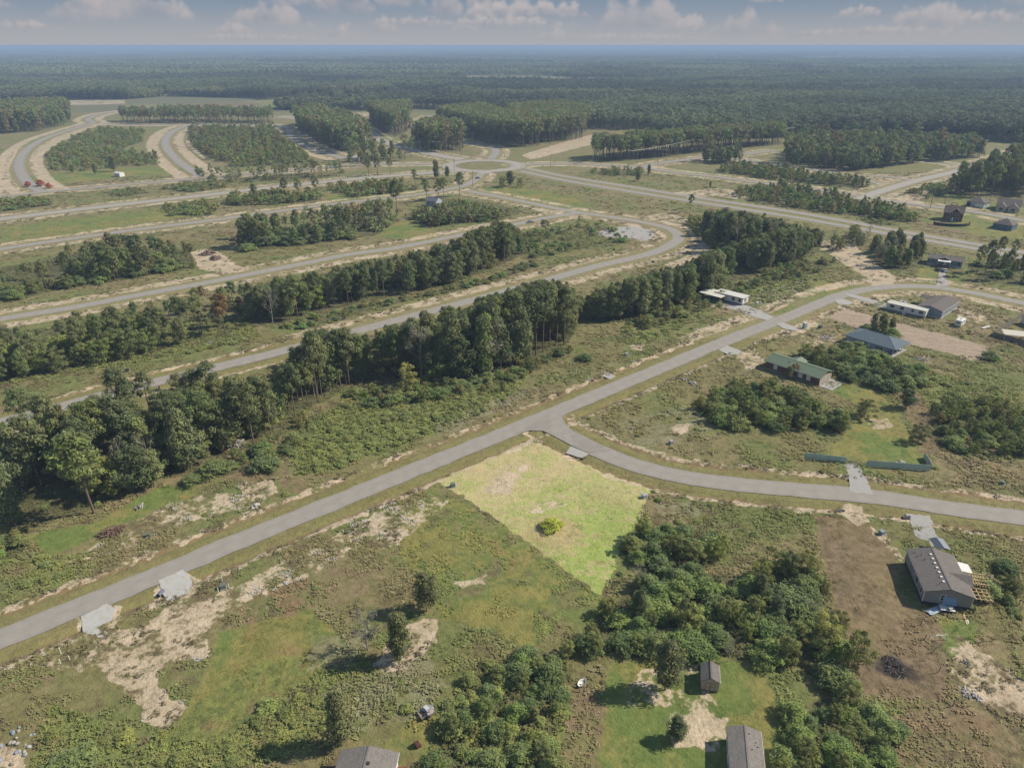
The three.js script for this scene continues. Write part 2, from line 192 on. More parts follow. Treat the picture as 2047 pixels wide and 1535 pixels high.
const ZONES = [
  // [label core, footprint, metres between stems, mix of kinds, height range]
  ['in the left wood beside the nearest road', '0,900 100,880 200,862 300,838 400,805 480,780 600,740 640,722 660,790 600,830 545,888 490,900 400,930 370,955 290,958 200,1012 130,1038 0,1055', 4.6, { pine: .3, oak: .46, tallow: .16, bare: .05 }, [7, 15], '0,862 40,822 100,795 140,790 180,800 230,765 300,790 370,762 480,742 560,746 590,716 660,690', 24],
  ['in the tall wood between the nearest two roads', '590,800 600,735 640,716 760,676 900,632 1000,606 1100,578 1160,592 1165,640 1150,665 1130,690 1080,718 1000,745 960,757 870,766 800,756 700,770 640,808', 4.1, { pine: .5, oak: .38, tallow: .06, bare: .04 }, [10, 20], '560,735 590,700 620,652 700,645 760,652 830,622 900,605 1000,576 1080,550 1130,558 1165,592', 14],
  ['in the dark wood behind the white trailer', '1150,605 1250,565 1347,545 1420,508 1500,494 1600,484 1640,502 1600,520 1540,540 1460,568 1395,600 1250,642 1170,648', 4.4, { oak: .86, pine: .12 }, [13, 21], '1150,592 1200,565 1300,532 1347,524 1400,500 1450,480 1500,466 1560,440 1640,452', 4],
  ['in the wood beyond the round bend', '1410,475 1405,446 1480,444 1570,456 1640,470 1650,492 1560,500 1450,505', 5, { oak: .7, pine: .15, bare: .06 }, [10, 17], '1390,420 1420,408 1480,414 1560,432 1640,452', 4],
  ['at the wood edge by the round bend', '1367,440 1400,444 1440,480 1470,497 1440,508 1400,482', 3.6, { tallow: 1 }, [3, 6]],
  ['in the bright thicket left in the second strip', '0,668 100,652 250,625 330,615 330,700 260,716 130,740 0,768', 4.0, { tallow: .72, pine: .12, oak: .12 }, [5, 10], '0,645 100,648 150,615 260,592 330,602', 22],
  ['in the grassy part of the second tree strip', '330,620 480,595 500,650 430,678 340,695', 9, { pine: .7, oak: .3 }, [7, 14], '330,600 420,560 500,555', 30],
  ['in the tall middle of the second tree strip', '480,595 640,548 750,522 860,502 960,477 1040,464 1060,505 960,545 900,570 800,590 700,610 560,650 500,650', 4.4, { oak: .5, pine: .36, tallow: .08, bare: .04 }, [10, 18], '480,560 560,545 600,545 700,522 760,512 850,492 900,472 960,447 1000,432 1040,452 1060,472', 10],
  ['among low bushes inside the round bend', '1040,464 1110,458 1200,448 1262,474 1240,490 1150,500 1060,518', 6.5, { shrub: .6, tallow: .34, pine: .04 }, [2, 4.4]],
  ['in the thicket left of the dirt piles', '0,535 130,512 210,500 380,498 398,533 260,558 130,578 0,605', 4.2, { shrub: .3, tallow: .42, pine: .2 }, [4, 9], '0,532 130,505 150,472 240,456 300,458 330,472 380,482', 38],
  ['in the pine clump beside the mown field', '480,470 600,452 700,432 790,426 800,440 750,470 660,484 550,497 480,502', 4.6, { pine: .4, shrub: .4, oak: .2 }, [5, 12], '480,422 560,420 640,404 700,402 780,390 800,402', 32],
  ['in the thicket behind the mown field', '800,436 850,407 900,397 960,402 1050,421 1000,440 900,450 860,455 835,442', 4, { oak: .5, tallow: .35, shrub: .12 }, [4, 8], '800,424 860,405 920,394 1040,422', 0],
  ['in the bush strip along the fourth road', '320,416 400,406 437,416 420,432 340,432', 4, { tallow: .5, shrub: .5 }, [3, 6]],
  ['in the long bush strip beside the fourth road', '455,399 560,389 640,388 640,400 560,408 460,412', 4, { tallow: .7, shrub: .3 }, [4, 8]],
  ['in the bush strip near the roundabout', '650,376 790,366 835,380 700,396', 5, { tallow: .55, shrub: .4 }, [3, 8]],
  ['in the pine row above the wide road', '378,354 470,351 600,346 690,344 680,352 560,362 400,367', 6.5, { pine: .62, shrub: .38 }, [4, 7]],
  ['in the low scrub along the far road', '205,386 280,376 300,385 240,394', 4.5, { shrub: .6, tallow: .4 }, [2, 4]],
  ['in the low scrub under the pine row', '320,378 400,366 460,372 380,386', 4.5, { shrub: .5, tallow: .5 }, [2, 5]],
  ['in the scrub at the left edge', '-40,398 60,398 105,400 100,411 -40,428', 4.5, { shrub: .6, tallow: .4 }, [2, 5]],
  ['on the bushy island inside the left loop', '95,340 95,312 130,283 200,258 290,262 285,283 240,298 310,310 320,328 240,334 160,342', 6.5, { shrub: .45, tallow: .45, oak: .1 }, [3, 7.5]],
  ['on the bushy island inside the middle loop', '380,262 540,256 560,275 600,300 620,324 480,334 430,320 390,300 376,280', 6, { tallow: .62, oak: .22, shrub: .12, pine: .04 }, [3.5, 9.5]],
  ['in the pine belt right of the loops', '590,250 640,245 720,270 742,298 690,308 640,290 600,268', 6, { pine: .8, oak: .2 }, [13, 18]],
  ['in the small tree group by the back road', '690,320 740,313 830,312 800,322 700,336', 8, { pine: .5, oak: .5 }, [8, 15]],
  ['in the far pine row behind the loops', '235,241 380,237 545,241 545,248 380,247 260,248', 6.5, { pine: 1 }, [8, 13]],
  ['in the wood at the far left edge', '-60,238 130,226 148,244 80,262 0,268 -60,272', 7, { pine: .6, oak: .4 }, [14, 20]],
  ['in the square pine block by the back road', '735,240 822,234 815,262 790,274 760,262', 6, { pine: .9, oak: .1 }, [17, 23]],
  ['in the pine patch above the roundabout', '825,290 880,276 932,290 920,302 860,306 830,300', 6, { pine: .8, oak: .2 }, [14, 18]],
  ['in the long pine wood behind the roundabout', '870,252 960,242 1030,264 1085,290 1050,296 990,291 920,272', 6.2, { pine: .9, oak: .1 }, [15, 20]],
  ['in the pine wood above the sandy field', '1010,247 1130,234 1180,256 1160,279 1090,288 1040,272', 6.4, { pine: .9, oak: .1 }, [15, 20]],
  ['in the even pine row above the crossing', '1190,326 1185,313 1300,301 1450,288 1560,281 1562,289 1420,303 1300,318', 4.6, { pine: 1 }, [11, 14]],
  ['in the small grove at the far crossing', '1400,320 1470,309 1482,325 1420,331', 6, { oak: .8, pine: .2 }, [10, 15]],
  ['in the broadleaf wood at the upper right', '1560,330 1590,302 1700,287 1850,292 1960,300 1960,316 1900,322 1840,326 1700,345 1640,338', 7.5, { oak: .95, pine: .05 }, [13, 19]],
  ['in the trees behind the far houses', '1880,393 1950,366 2080,336 2080,392 1960,394', 7, { pine: .55, oak: .35, bare: .05 }, [10, 17]],
  ['in the scrub beside the rising road', '1815,386 1875,369 1905,386 1850,398', 5, { shrub: .4, tallow: .6 }, [3, 6]],
  ['in the short bush strip right of the roundabout', '1180,345 1240,338 1290,342 1280,351 1200,351', 5, { tallow: .8, shrub: .2 }, [3, 6]],
  ['in the bush strip below the broadleaf wood', '1430,336 1520,336 1650,356 1740,372 1720,377 1560,361 1450,345', 5, { tallow: .6, oak: .3, shrub: .1 }, [4, 9]],
  ['in the bush strip between two far roads', '1470,386 1560,376 1700,402 1820,430 1840,444 1760,440 1600,417 1480,397', 5, { tallow: .5, oak: .35, shrub: .15 }, [4, 9]],
  ['in the scrub by the far brick house', '1700,425 1760,435 1800,450 1740,452', 6, { shrub: .7, tallow: .3 }, [2, 4]],
  ['in the dark grove left of the blue house', '1745,506 1790,492 1850,502 1840,530 1790,544 1750,530', 5.5, { oak: .9, bare: .1 }, [7, 12]],
  ['in the open grove right of the blue house', '1930,528 2080,512 2080,578 1960,562', 6, { pine: .4, oak: .3, shrub: .3 }, [4, 9]],
  ['in the pale trees around the sand clearing', '1640,480 1700,468 1740,480 1720,500 1660,510', 7, { bare: .5, tallow: .5 }, [5, 9]],
  ['in the dense cluster across the side road', '1385,818 1430,792 1500,772 1560,782 1600,800 1640,820 1700,852 1680,866 1560,860 1470,858 1400,836', 3.4, { tallow: .5, shrub: .45, oak: .05 }, [3.5, 7]],
  ['in the belt between green and blue roofed houses', '1600,712 1690,692 1760,717 1850,745 1842,775 1790,788 1700,764 1630,735', 3.5, { shrub: .6, tallow: .36 }, [3, 6]],
  ['behind the blue roof house', '1720,664 1760,655 1800,672 1770,684', 4, { oak: .8, shrub: .2 }, [5, 8]],
  ['in the pale bush field at the right edge', '1850,832 1900,802 1960,802 2080,832 2080,918 1960,914 1880,894', 3.6, { tallow: .75, shrub: .25 }, [2.5, 5]],
  ['in the thicket below the corner lot', '1240,1100 1270,1066 1330,1052 1400,1062 1450,1080 1440,1120 1390,1150 1330,1165 1290,1140', 3.9, { tallow: .35, shrub: .6 }, [3, 6.5]],
  ['in the thicket left of the brown lot', '1290,1160 1390,1150 1520,1150 1600,1132 1650,1180 1685,1260 1690,1330 1670,1385 1600,1338 1500,1325 1420,1325 1300,1315 1230,1298 1180,1308 1155,1290 1190,1232 1250,1190', 3.9, { shrub: .5, tallow: .36, oak: .08, bare: .04 }, [3, 7.5]],
  ['in the thicket left of the shed', '880,1440 960,1335 1050,1302 1135,1300 1145,1340 1120,1420 1105,1560 865,1560 860,1480', 3.3, { shrub: .62, tallow: .36, oak: .02 }, [1.6, 4.6]],
  ['in the bottom thicket right of the mobile home', '1565,1445 1640,1392 1700,1402 1780,1424 1800,1480 1760,1560 1560,1560', 3.1, { shrub: .7, tallow: .3 }, [2, 4.5]],
  ['in the scrub right of the large grey house', '1978,1128 1985,1105 2010,1115 2030,1170 2050,1260 2010,1200 1985,1180', 3.2, { shrub: .5, tallow: .5 }, [2, 4]],
  ['in the left edge scrub below the wood', '-30,1075 20,1062 55,1082 40,1108 -30,1130', 3, { shrub: .8, tallow: .2 }, [2, 4]],
  ['at the front of the left wood', '430,940 500,905 560,900 600,845 640,820 630,850 580,915 520,935 460,950', 4, { shrub: .7, tallow: .3 }, [2.5, 5]],
  ['in the undergrowth before the tall wood', '700,790 830,775 960,762 1060,728 1130,695 1150,700 1060,745 960,785 860,806 740,815', 3.2, { shrub: .5, tallow: .5 }, [2, 5]],
  ['in the undergrowth beside the dark wood', '1250,645 1390,605 1500,560 1600,522 1680,520 1640,545 1540,565 1470,590 1400,625 1290,660', 4.4, { shrub: .55, tallow: .45 }, [2, 5]],
  ['in the undergrowth of the second tree strip', '560,655 700,614 800,596 900,575 960,560 1060,520 1080,530 960,572 800,605 600,660', 4.5, { shrub: .8, tallow: .2 }, [1.6, 3.6]],
].map(([where, line, gap, mix, h, sky, below]) => ({ where, P: poly(line), gap, mix, h, below, sky: sky && sky.split(' ').map((p) => p.split(',').map(Number)) }));

// ---------------------------------------------------------------- ground sheet: tiles of one mesh
const TILES = [
  { x0: -208, x1: 0, d0: 42, d1: 250, W: 2048, H: 2048, mw: 1024, mh: 1024, nx: 208, nd: 208 }, { x0: 0, x1: 208, d0: 42, d1: 250, W: 2048, H: 2048, mw: 1024, mh: 1024, nx: 208, nd: 208 },
  { x0: -540, x1: 0, d0: 250, d1: 790, W: 2048, H: 2048, mw: 1024, mh: 1024, nx: 90, nd: 90 }, { x0: 0, x1: 540, d0: 250, d1: 790, W: 2048, H: 2048, mw: 1024, mh: 1024, nx: 90, nd: 90 },
  { x0: -1350, x1: 1350, d0: 790, d1: 2140, W: 2048, H: 1024, mw: 1536, mh: 768, nx: 40, nd: 20 },
  { x0: -9000, x1: 9000, d0: 2140, d1: 11140, W: 2048, H: 1024, mw: 512, mh: 256, nx: 20, nd: 10 },
];
const FARFIELD = poly('1558,119 1640,113 1900,114 1990,117 1900,120 1620,123'), FARFIELD2 = poly('890,160 1030,154 1250,163 1200,172 900,169');
for (const t of TILES) {
  const sx = t.mw / (t.x1 - t.x0), sy = t.mh / (t.d1 - t.d0);
  t.m = [];
  for (let q = 0; q < 4; q++) {
    const cv = document.createElement('canvas'); cv.width = t.mw; cv.height = t.mh; const g = cv.getContext('2d');
    g.fillStyle = '#000'; g.fillRect(0, 0, t.mw, t.mh); g.globalCompositeOperation = 'lighten'; g.lineJoin = g.lineCap = 'round';
    const ink = (ch, v) => { const c = [0, 0, 0]; c[CH[ch] % 3] = Math.round(255 * v); return `rgb(${c})`; }, mine = (ch) => Math.floor(CH[ch] / 3) === q;
    const path = (P, close) => { g.beginPath(); P.forEach(([x, d], i) => g[i ? 'lineTo' : 'moveTo']((x - t.x0) * sx, (d - t.d0) * sy)); if (close) g.closePath(); };
    for (const [ch, v, line] of PATCHES) if (mine(ch)) { path(poly(line), true); g.fillStyle = ink(ch, v); g.fill(); }
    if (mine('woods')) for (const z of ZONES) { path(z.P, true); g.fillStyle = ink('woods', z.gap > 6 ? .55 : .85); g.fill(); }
    const stroke = (ch, v, P, w) => { if (!mine(ch)) return; path(P); g.strokeStyle = ink(ch, v); g.lineWidth = Math.max(w * sx, .8); g.stroke(); };
    for (const r of ROADS) {
      stroke('road', 1, r.pts, r.w + 1.0);
      if (!r.verge) continue;
      stroke('verge', 1, r.pts, r.w + 9); if (r.verge > 1) continue;
      for (const s of [-1, 1]) { const o = r.w / 2 + 3.7; stroke('ditch', 1, offset(r.pts, s * o), 1.3); stroke('rust', .9, offset(r.pts, s * (o + .5)), 1.0); stroke('sand', r.w > 6 ? .54 : .5, offset(r.pts, s * (o + 1.5)), 2.0); if (t.d0 > 200) { stroke('sand', .58, offset(r.pts, s * (o + 3.5)), 7); if (/loop road|pine row$/.test(r.label)) stroke('sand', .9, offset(r.pts, s * (r.w / 2 + 11)), 8); } }
    }
    if (mine('lawn')) { path(FARFIELD, true); g.fillStyle = ink('lawn', .8); g.fill(); path(FARFIELD2, true); g.fillStyle = ink('lawn', .6); g.fill(); }
    t.m.push(g.getImageData(0, 0, t.mw, t.mh).data);
  }
}
const tileAt = (x, d) => TILES.find((t) => x >= t.x0 && x < t.x1 && d >= t.d0 && d < t.d1);
const MV = new Float32Array(12);
function masks(x, d, t = tileAt(x, d)) {
  if (!t) { MV.fill(0); MV[3] = 1; return MV; }
  let fx = (x - t.x0) / (t.x1 - t.x0) * t.mw - .5, fy = (d - t.d0) / (t.d1 - t.d0) * t.mh - .5; fx = clamp(fx, 0, t.mw - 1.001); fy = clamp(fy, 0, t.mh - 1.001);
  const xi = fx | 0, yi = fy | 0, u = fx - xi, v = fy - yi, k = (yi * t.mw + xi) * 4, k2 = k + t.mw * 4;
  for (let c = 0; c < 12; c++) { const a = t.m[(c / 3) | 0], o = c % 3; MV[c] = (lerp(lerp(a[k + o], a[k + 4 + o], u), lerp(a[k2 + o], a[k2 + 4 + o], u), v)) / 255; }
  return MV;
}
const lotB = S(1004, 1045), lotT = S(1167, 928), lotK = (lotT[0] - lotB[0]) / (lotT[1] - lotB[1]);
const mixInto = (o, r, g, b, t) => { o[0] += (r - o[0]) * t; o[1] += (g - o[1]) * t; o[2] += (b - o[2]) * t; };
function groundColor(x, d, o, t = tileAt(x, d)) {
  const wx = (N(x / 1.7 + 9, d / 1.7) - .5) * 1.5, wy = (N(x / 1.7, d / 1.7 + 31) - .5) * 1.5;
  const m = masks(x + wx, d + wy, t), far = t && t.d0 > 700;
  const nA = N(x / 41 + 3, d / 41), nB = N(x / 11.3, d / 11.3 + 7), nC = N(x / 3.1 + 50, d / 3.1), nD = far ? .5 : N(x / 0.93, d / 0.93 + 80), nE = far ? .5 : N(x / .37 + 11, d / .37), nF = far ? .5 : N(x / .16, d / .16);
  const fine = nD * .42 + nE * .34 + nF * .24;
  // rough weeds: olive, straw, brown and green mixed at several sizes
  o[0] = .165; o[1] = .152; o[2] = .060;
  mixInto(o, .205, .168, .09, sst(.42, .78, nA * .35 + nC * .35 + nD * .3));
  mixInto(o, .128, .152, .046, sst(.45, .7, nB * .55 + nC * .25 + nE * .2) * .85);
  mixInto(o, .135, .100, .060, sst(.6, .85, (1 - nC) * .5 + (1 - nD) * .3 + nA * .2) * .8);
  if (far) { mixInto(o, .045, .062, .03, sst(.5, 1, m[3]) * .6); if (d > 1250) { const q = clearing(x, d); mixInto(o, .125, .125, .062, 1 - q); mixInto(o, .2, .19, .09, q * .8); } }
  const V2 = m[6] * (1 - m[9] * .3);
  mixInto(o, ...(d > 250 ? [.225, .20, .092] : [.185, .165, .062]), sst(.3, .6, V2) * .75); 
  const L = sst(.3, .7, m[1] + (nC - .5) * .5 + (nB - .5) * .3) * .92;
  if (L > 0) { const gy = sst(.35, .7, nB * .5 + nC * .3 + nD * .2); mixInto(o, lerp(.112, .195, gy), lerp(.160, .178, gy), lerp(.036, .052, gy), L); }
  const U = sst(.3, .75, m[5] + (nC - .5) * .6) * .85; if (U > 0) mixInto(o, lerp(.125, .17, nD), lerp(.155, .185, nD), .048, U);
  const B = sst(.35, .75, m[2] + (nC - .5) * .6 + (nB - .5) * .35 + (nD - .5) * .3) * .85; if (B > 0) mixInto(o, lerp(.13, .21, nD * .6 + nB * .4), lerp(.096, .15, nD * .6 + nB * .4), lerp(.058, .085, nD), B);
  const P = sst(.45, .75, m[8] + (nC - .5) * .7 + (nD - .5) * .4) * .6; if (P > 0) mixInto(o, .21, .195, .125, P);
  if (m[4] > .02) {                                                               // the mown corner lot, a brightening highlight put into its grass colour
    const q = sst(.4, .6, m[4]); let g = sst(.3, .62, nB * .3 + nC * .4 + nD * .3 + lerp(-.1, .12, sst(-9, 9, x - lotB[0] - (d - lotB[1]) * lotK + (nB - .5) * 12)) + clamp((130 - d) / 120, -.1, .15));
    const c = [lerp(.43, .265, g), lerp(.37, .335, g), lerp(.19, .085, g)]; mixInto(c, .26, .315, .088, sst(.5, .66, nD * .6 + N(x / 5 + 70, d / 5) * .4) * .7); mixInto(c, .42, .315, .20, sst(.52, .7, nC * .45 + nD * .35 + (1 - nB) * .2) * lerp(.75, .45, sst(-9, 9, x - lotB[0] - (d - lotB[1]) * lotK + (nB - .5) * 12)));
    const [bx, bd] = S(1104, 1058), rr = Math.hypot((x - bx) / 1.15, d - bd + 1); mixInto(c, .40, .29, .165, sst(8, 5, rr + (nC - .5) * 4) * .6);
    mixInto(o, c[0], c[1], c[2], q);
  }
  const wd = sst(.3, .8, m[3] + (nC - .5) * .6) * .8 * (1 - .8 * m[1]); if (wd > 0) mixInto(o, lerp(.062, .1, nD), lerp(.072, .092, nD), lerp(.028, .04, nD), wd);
 
  { const [bx, bd] = S(1787, 1335), rr = Math.hypot(x - bx, (d - bd) * 1.5) + (nC - .5) * 2.4 + (nD - .5) * 1.2; if (rr < 5.5) mixInto(o, .035, .028, .025, sst(5, 2.6, rr) * .92); }
  const R = sst(.35, .8, m[7] + (nC - .5) * .8 + (nA - .5) * .7); if (R > 0) mixInto(o, .20, .125, .072, R * .7);
  const sd = sst(.38, .66, m[0] + (nB - .5) * .3 + (nC - .5) * .42 + (nD - .5) * .42 + (nE - .5) * .3) * (m[0] > .01 ? 1 : 0);
  if (sd > 0) mixInto(o, lerp(.36, .49, nC), lerp(.29, .40, nC), lerp(.205, .30, nC), sd * (far ? .75 : lerp(.75, .95, nE)));
  if (m[11] > .2) { const a = .23, s = N((x * .97 - d * a) / 40, (d + x * .36) / .9); mixInto(o, lerp(.26, .36, s), lerp(.205, .28, s), lerp(.155, .215, s), sst(.3, .6, m[11])); }
  const k = .72 + .56 * fine * (1 + .25 * (nC - .5)); o[0] *= k; o[1] *= k; o[2] *= k;
}
const heightNear = (x, d) => { // gentle swells and the road-side ditches, level under the roads and at the edge of the near tiles
  const m = masks(x, d), e = sst(0, 8, Math.min(d - 42, 250 - d, 208 - Math.abs(x)));
  return e * ((N(x / 7, d / 7) - .5) * .3 + (N(x / 2.2, d / 2.2) - .5) * .16) * (1 - sst(.05, .5, Math.max(m[9], m[6]))) - .34 * m[10] * e * (1 - m[9]) - .02 - .06 * m[9] * e;
};
const groundY = (x, d) => Math.abs(x) < 208 && d > 42 && d < 250 ? heightNear(x, d) : -.02;
{
  const pos = [], uv = [], idx = [], mats = [], geo = new THREE.BufferGeometry(); let start = 0;
  const bump = texture(512, 512, (i, j, o) => { const w = (a) => N(i / 512 * a, j / 512 * a); o[0] = o[1] = o[2] = .5 * N(i / 9, j / 9) + .5 * N(i / 3.1, j / 3.1) + 0 * w(8); }, { srgb: false });
  const grid = (t, fy, m) => {
    const base = pos.length / 3, n0 = idx.length;
    for (let j = 0; j <= t.nd; j++) for (let i = 0; i <= t.nx; i++) { const u = i / t.nx, v = j / t.nd, x = lerp(t.x0, t.x1, u), d = lerp(t.d0, t.d1, v); pos.push(x, fy(clamp(x, t.x0 + 1e-3, t.x1 - 1e-3), clamp(d, t.d0 + 1e-3, t.d1 - 1e-3)), -d); uv.push(u, v); }
    for (let j = 0; j < t.nd; j++) for (let i = 0; i < t.nx; i++) { const a = base + j * (t.nx + 1) + i, b = a + 1, c = a + t.nx + 1, d = c + 1; idx.push(a, b, d, a, d, c); }
    geo.addGroup(n0, idx.length - n0, mats.length); mats.push(m);
  };
  for (const t of TILES) {
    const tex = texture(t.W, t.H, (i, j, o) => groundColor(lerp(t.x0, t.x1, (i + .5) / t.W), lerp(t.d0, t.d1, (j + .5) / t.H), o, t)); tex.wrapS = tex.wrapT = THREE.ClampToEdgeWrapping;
    const m = new THREE.MeshStandardMaterial({ map: tex, roughness: 1, metalness: 0 }); m.name = 'soil_and_grass';
    if (t.d0 < 700) { const b = bump.clone(); b.repeat.set((t.x1 - t.x0) / 26, (t.d1 - t.d0) / 26); b.needsUpdate = true; m.bumpMap = b; m.bumpScale = .12; }
    grid(t, t.d1 <= 250 ? heightNear : () => -.02, m);
  }
  const plain = M(.05, .066, .03, { roughness: 1 }), rest = (x0, x1, d0, d1) => grid({ x0, x1, d0, d1, nx: 6, nd: 6 }, () => -.02, plain);
  rest(-9000, -208, -400, 250); rest(208, 9000, -400, 250); rest(-208, 208, -400, 42); rest(-9000, -540, 250, 790); rest(540, 9000, 250, 790); rest(-9000, -1350, 790, 2140); rest(1350, 9000, 790, 2140);
  rest(-18000, -9000, -400, 11140); rest(9000, 18000, -400, 11140); rest(-18000, 18000, 11140, 21000);
  geo.setAttribute('position', new THREE.Float32BufferAttribute(pos, 3)); geo.setAttribute('uv', new THREE.Float32BufferAttribute(uv, 2)); geo.setIndex(idx); geo.computeVertexNormals();
  structure('ground', geo, mats, 'level ground of weeds, grass, sand and soil');
}
// ---------------------------------------------------------------- road surfaces
const asphalt = texture(1024, 1024, (i, j, o) => { const n = .5 * N(i / 3, j / 3) + .5 * N(i / 1.3, j / 1.3), w = fbm(i / 128, j / 128), x = ((i / 1024 * 14 + 7) % 14) - 7, ax = Math.abs(x), wear = .012 * Math.exp(-Math.pow((ax - 1.55) / .45, 2)) - .02 * sst(2.5, 3.1, ax) * (.4 + N(j / 20, 3)), crack = N(i / 14, j / 14) * .5 + N(i / 4, j / 4 + 9) * .5, v = .25 + .045 * (n - .5) + .06 * (w - .5) + wear - (Math.abs(crack - .5) < .004 && w > .52 ? .05 : 0); o[0] = v * 1.04; o[1] = v * .97; o[2] = v * .89; });
const asphaltMat = new THREE.MeshStandardMaterial({ map: asphalt, roughness: .92 }); asphalt.repeat.set(1 / 14, 1 / 14);
const paleMat = new THREE.MeshStandardMaterial({ map: asphalt, color: lin(1.18, 1.18, 1.16), roughness: .92 });
function ribbon(P, w, y, wobble = .26) {
  const pos = [], uv = [], idx = [], A = offset(P, w / 2), B = offset(P, -w / 2); let s = 0;
  for (let i = 0; i < P.length; i++) {
    if (i) s += Math.hypot(P[i][0] - P[i - 1][0], P[i][1] - P[i - 1][1]);
    for (const [Q, e] of [[A, 1], [P, 0], [B, -1]]) { const k = e * wobble * (N(s / 2.2 + e * 40, y * 900) - .5) * 2, q = Q[i], c = P[i], l = Math.hypot(q[0] - c[0], q[1] - c[1]) || 1; const x = q[0] + (q[0] - c[0]) / l * Math.abs(e) * k, d = q[1] + (q[1] - c[1]) / l * Math.abs(e) * k; pos.push(x, y + (e ? 0 : .05), -d); uv.push(e * w / 2, s); }
    if (i) { const a = (i - 1) * 3; for (const o of [0, 1]) idx.push(a + o, a + o + 1, a + o + 4, a + o, a + o + 4, a + o + 3); }
  }
  const g = new THREE.BufferGeometry(); g.setAttribute('position', new THREE.Float32BufferAttribute(pos, 3)); g.setAttribute('uv', new THREE.Float32BufferAttribute(uv, 2)); g.setIndex(idx); g.computeVertexNormals();
  if (g.attributes.normal.getY(4) < 0) { g.setIndex(idx.reduce((r, _, i) => { if (i % 3 === 0) r.push(idx[i], idx[i + 2], idx[i + 1]); return r; }, [])); g.computeVertexNormals(); }
  return g;
}
ROADS.forEach((r, i) => structure(r.name, ribbon(r.pts, r.w, .03 + .004 * i), r.w > 9 ? paleMat : asphaltMat, r.label));
function sheet(P, y, ragged = 0, seed = 1) {
  let Q = P; if (ragged) { Q = []; P.forEach((p, i) => { const b = P[(i + 1) % P.length], n = Math.max(1, Math.round(Math.hypot(b[0] - p[0], b[1] - p[1]) / .5)); for (let k = 0; k < n; k++) { const x = lerp(p[0], b[0], k / n), d = lerp(p[1], b[1], k / n); Q.push([x + (N(x * 1.1 + seed, d * 1.1) - .5) * ragged, d + (N(x * 1.1, d * 1.1 + seed) - .5) * ragged]); } }); }
  const s = new THREE.Shape(Q.map(([x, d]) => new THREE.Vector2(x, d))), g = new THREE.ShapeGeometry(s); g.rotateX(-Math.PI / 2); g.translate(0, y, 0); return g;
}
const corner = sheet(poly('1030,868 1060,861 1086,862 1112,874 1142,891 1178,906 1220,900 1183,880 1150,864 1137,856 1128,845 1124,834 1128,826 1150,812 1090,832'), .121);
structure('road', corner, asphaltMat, 'flared asphalt mouth where the side road meets the nearest road');
const concrete = texture(512, 512, (i, j, o) => { const v = .33 + .06 * (fbm(i / 60, j / 60) - .5) + .05 * (N(i / 1.6, j / 1.6) - .5); o[0] = v; o[1] = v * .985; o[2] = v * .95; });
concrete.repeat.set(1 / 6, 1 / 6);
const concreteMat = new THREE.MeshStandardMaterial({ map: concrete, roughness: .9 }), lime = texture(512, 512, (i, j, o) => { const n = fbm(i / 70, j / 70), q = .5 * N(i / 5, j / 5) + .5 * N(i / 1.7, j / 1.7), v = .385 + .07 * (n - .5) + .05 * (q - .5), e = sst(.5, .72, N(i / 40 + 9, j / 40) * .7 + q * .3) * .22; o[0] = v * (1 - e * .3); o[1] = v * (1 - e * .45); o[2] = v * (.98 - e * .7); }), limeMat = (lime.repeat.set(1 / 8, 1 / 8), new THREE.MeshStandardMaterial({ map: lime, roughness: .95 })), gravelMat = new THREE.MeshStandardMaterial({ map: concrete, color: lin(.95, .94, .95), roughness: .95 });
[['lower of the two white limestone driveway pads at the lower left road edge', '160,1233 214,1207 229,1217 226,1250 205,1274 192,1274 168,1262', limeMat, .55], ['upper white limestone driveway pad at the lower left road edge', '317,1160 366,1139 384,1163 378,1184 345,1200 330,1200 322,1184', limeMat, .55],
  ['grey concrete driveway apron beside the corner lot', '1131,906 1141,892 1176,907 1168,917 1155,914', concreteMat, .2], ['small square concrete pad across the nearest road', '1190,745 1203,740 1232,752 1220,759', concreteMat, .1],
  ['concrete driveway apron before the green roof house', '1437,700 1454,691 1484,702 1476,709 1456,709', concreteMat, .3], ['gravel driveway through the green fence opening', '1690,928 1716,925 1742,978 1746,988 1700,984 1697,955', gravelMat, .5],
  ['grey gravel driveway of the large grey house', '1812,1026 1862,1032 1868,1062 1880,1092 1845,1095 1830,1070 1822,1050', gravelMat, .9], ['pale driveway of the white trailer', '1425,600 1500,612 1548,634 1535,641 1510,634 1470,620 1420,612', concreteMat, .3],
  ['curved gravel driveway of the blue house', '1878,541 1890,541 1894,560 1896,572 1872,572 1876,558', gravelMat, .3], ['sandy track to the white mobile home', '1690,585 1712,590 1790,612 1780,622 1740,606 1694,592', gravelMat, .6],
  ['short gravel apron by the long road', '1668,600 1684,597 1706,604 1698,610 1676,608', concreteMat, .2], ['dirt driveway apron before the portable toilet', '1553,648 1566,645 1600,657 1590,662 1566,657', concreteMat, .3],
  ['gravel turning pad by the round bend', '1192,466 1218,456 1262,452 1300,460 1311,470 1292,482 1268,477 1215,473', gravelMat, .8]]
  .forEach(([label, line, m, rag], i) => structure('driveway', sheet(poly(line), .055 + .005 * i, rag, i * 7 + 1), m, label));
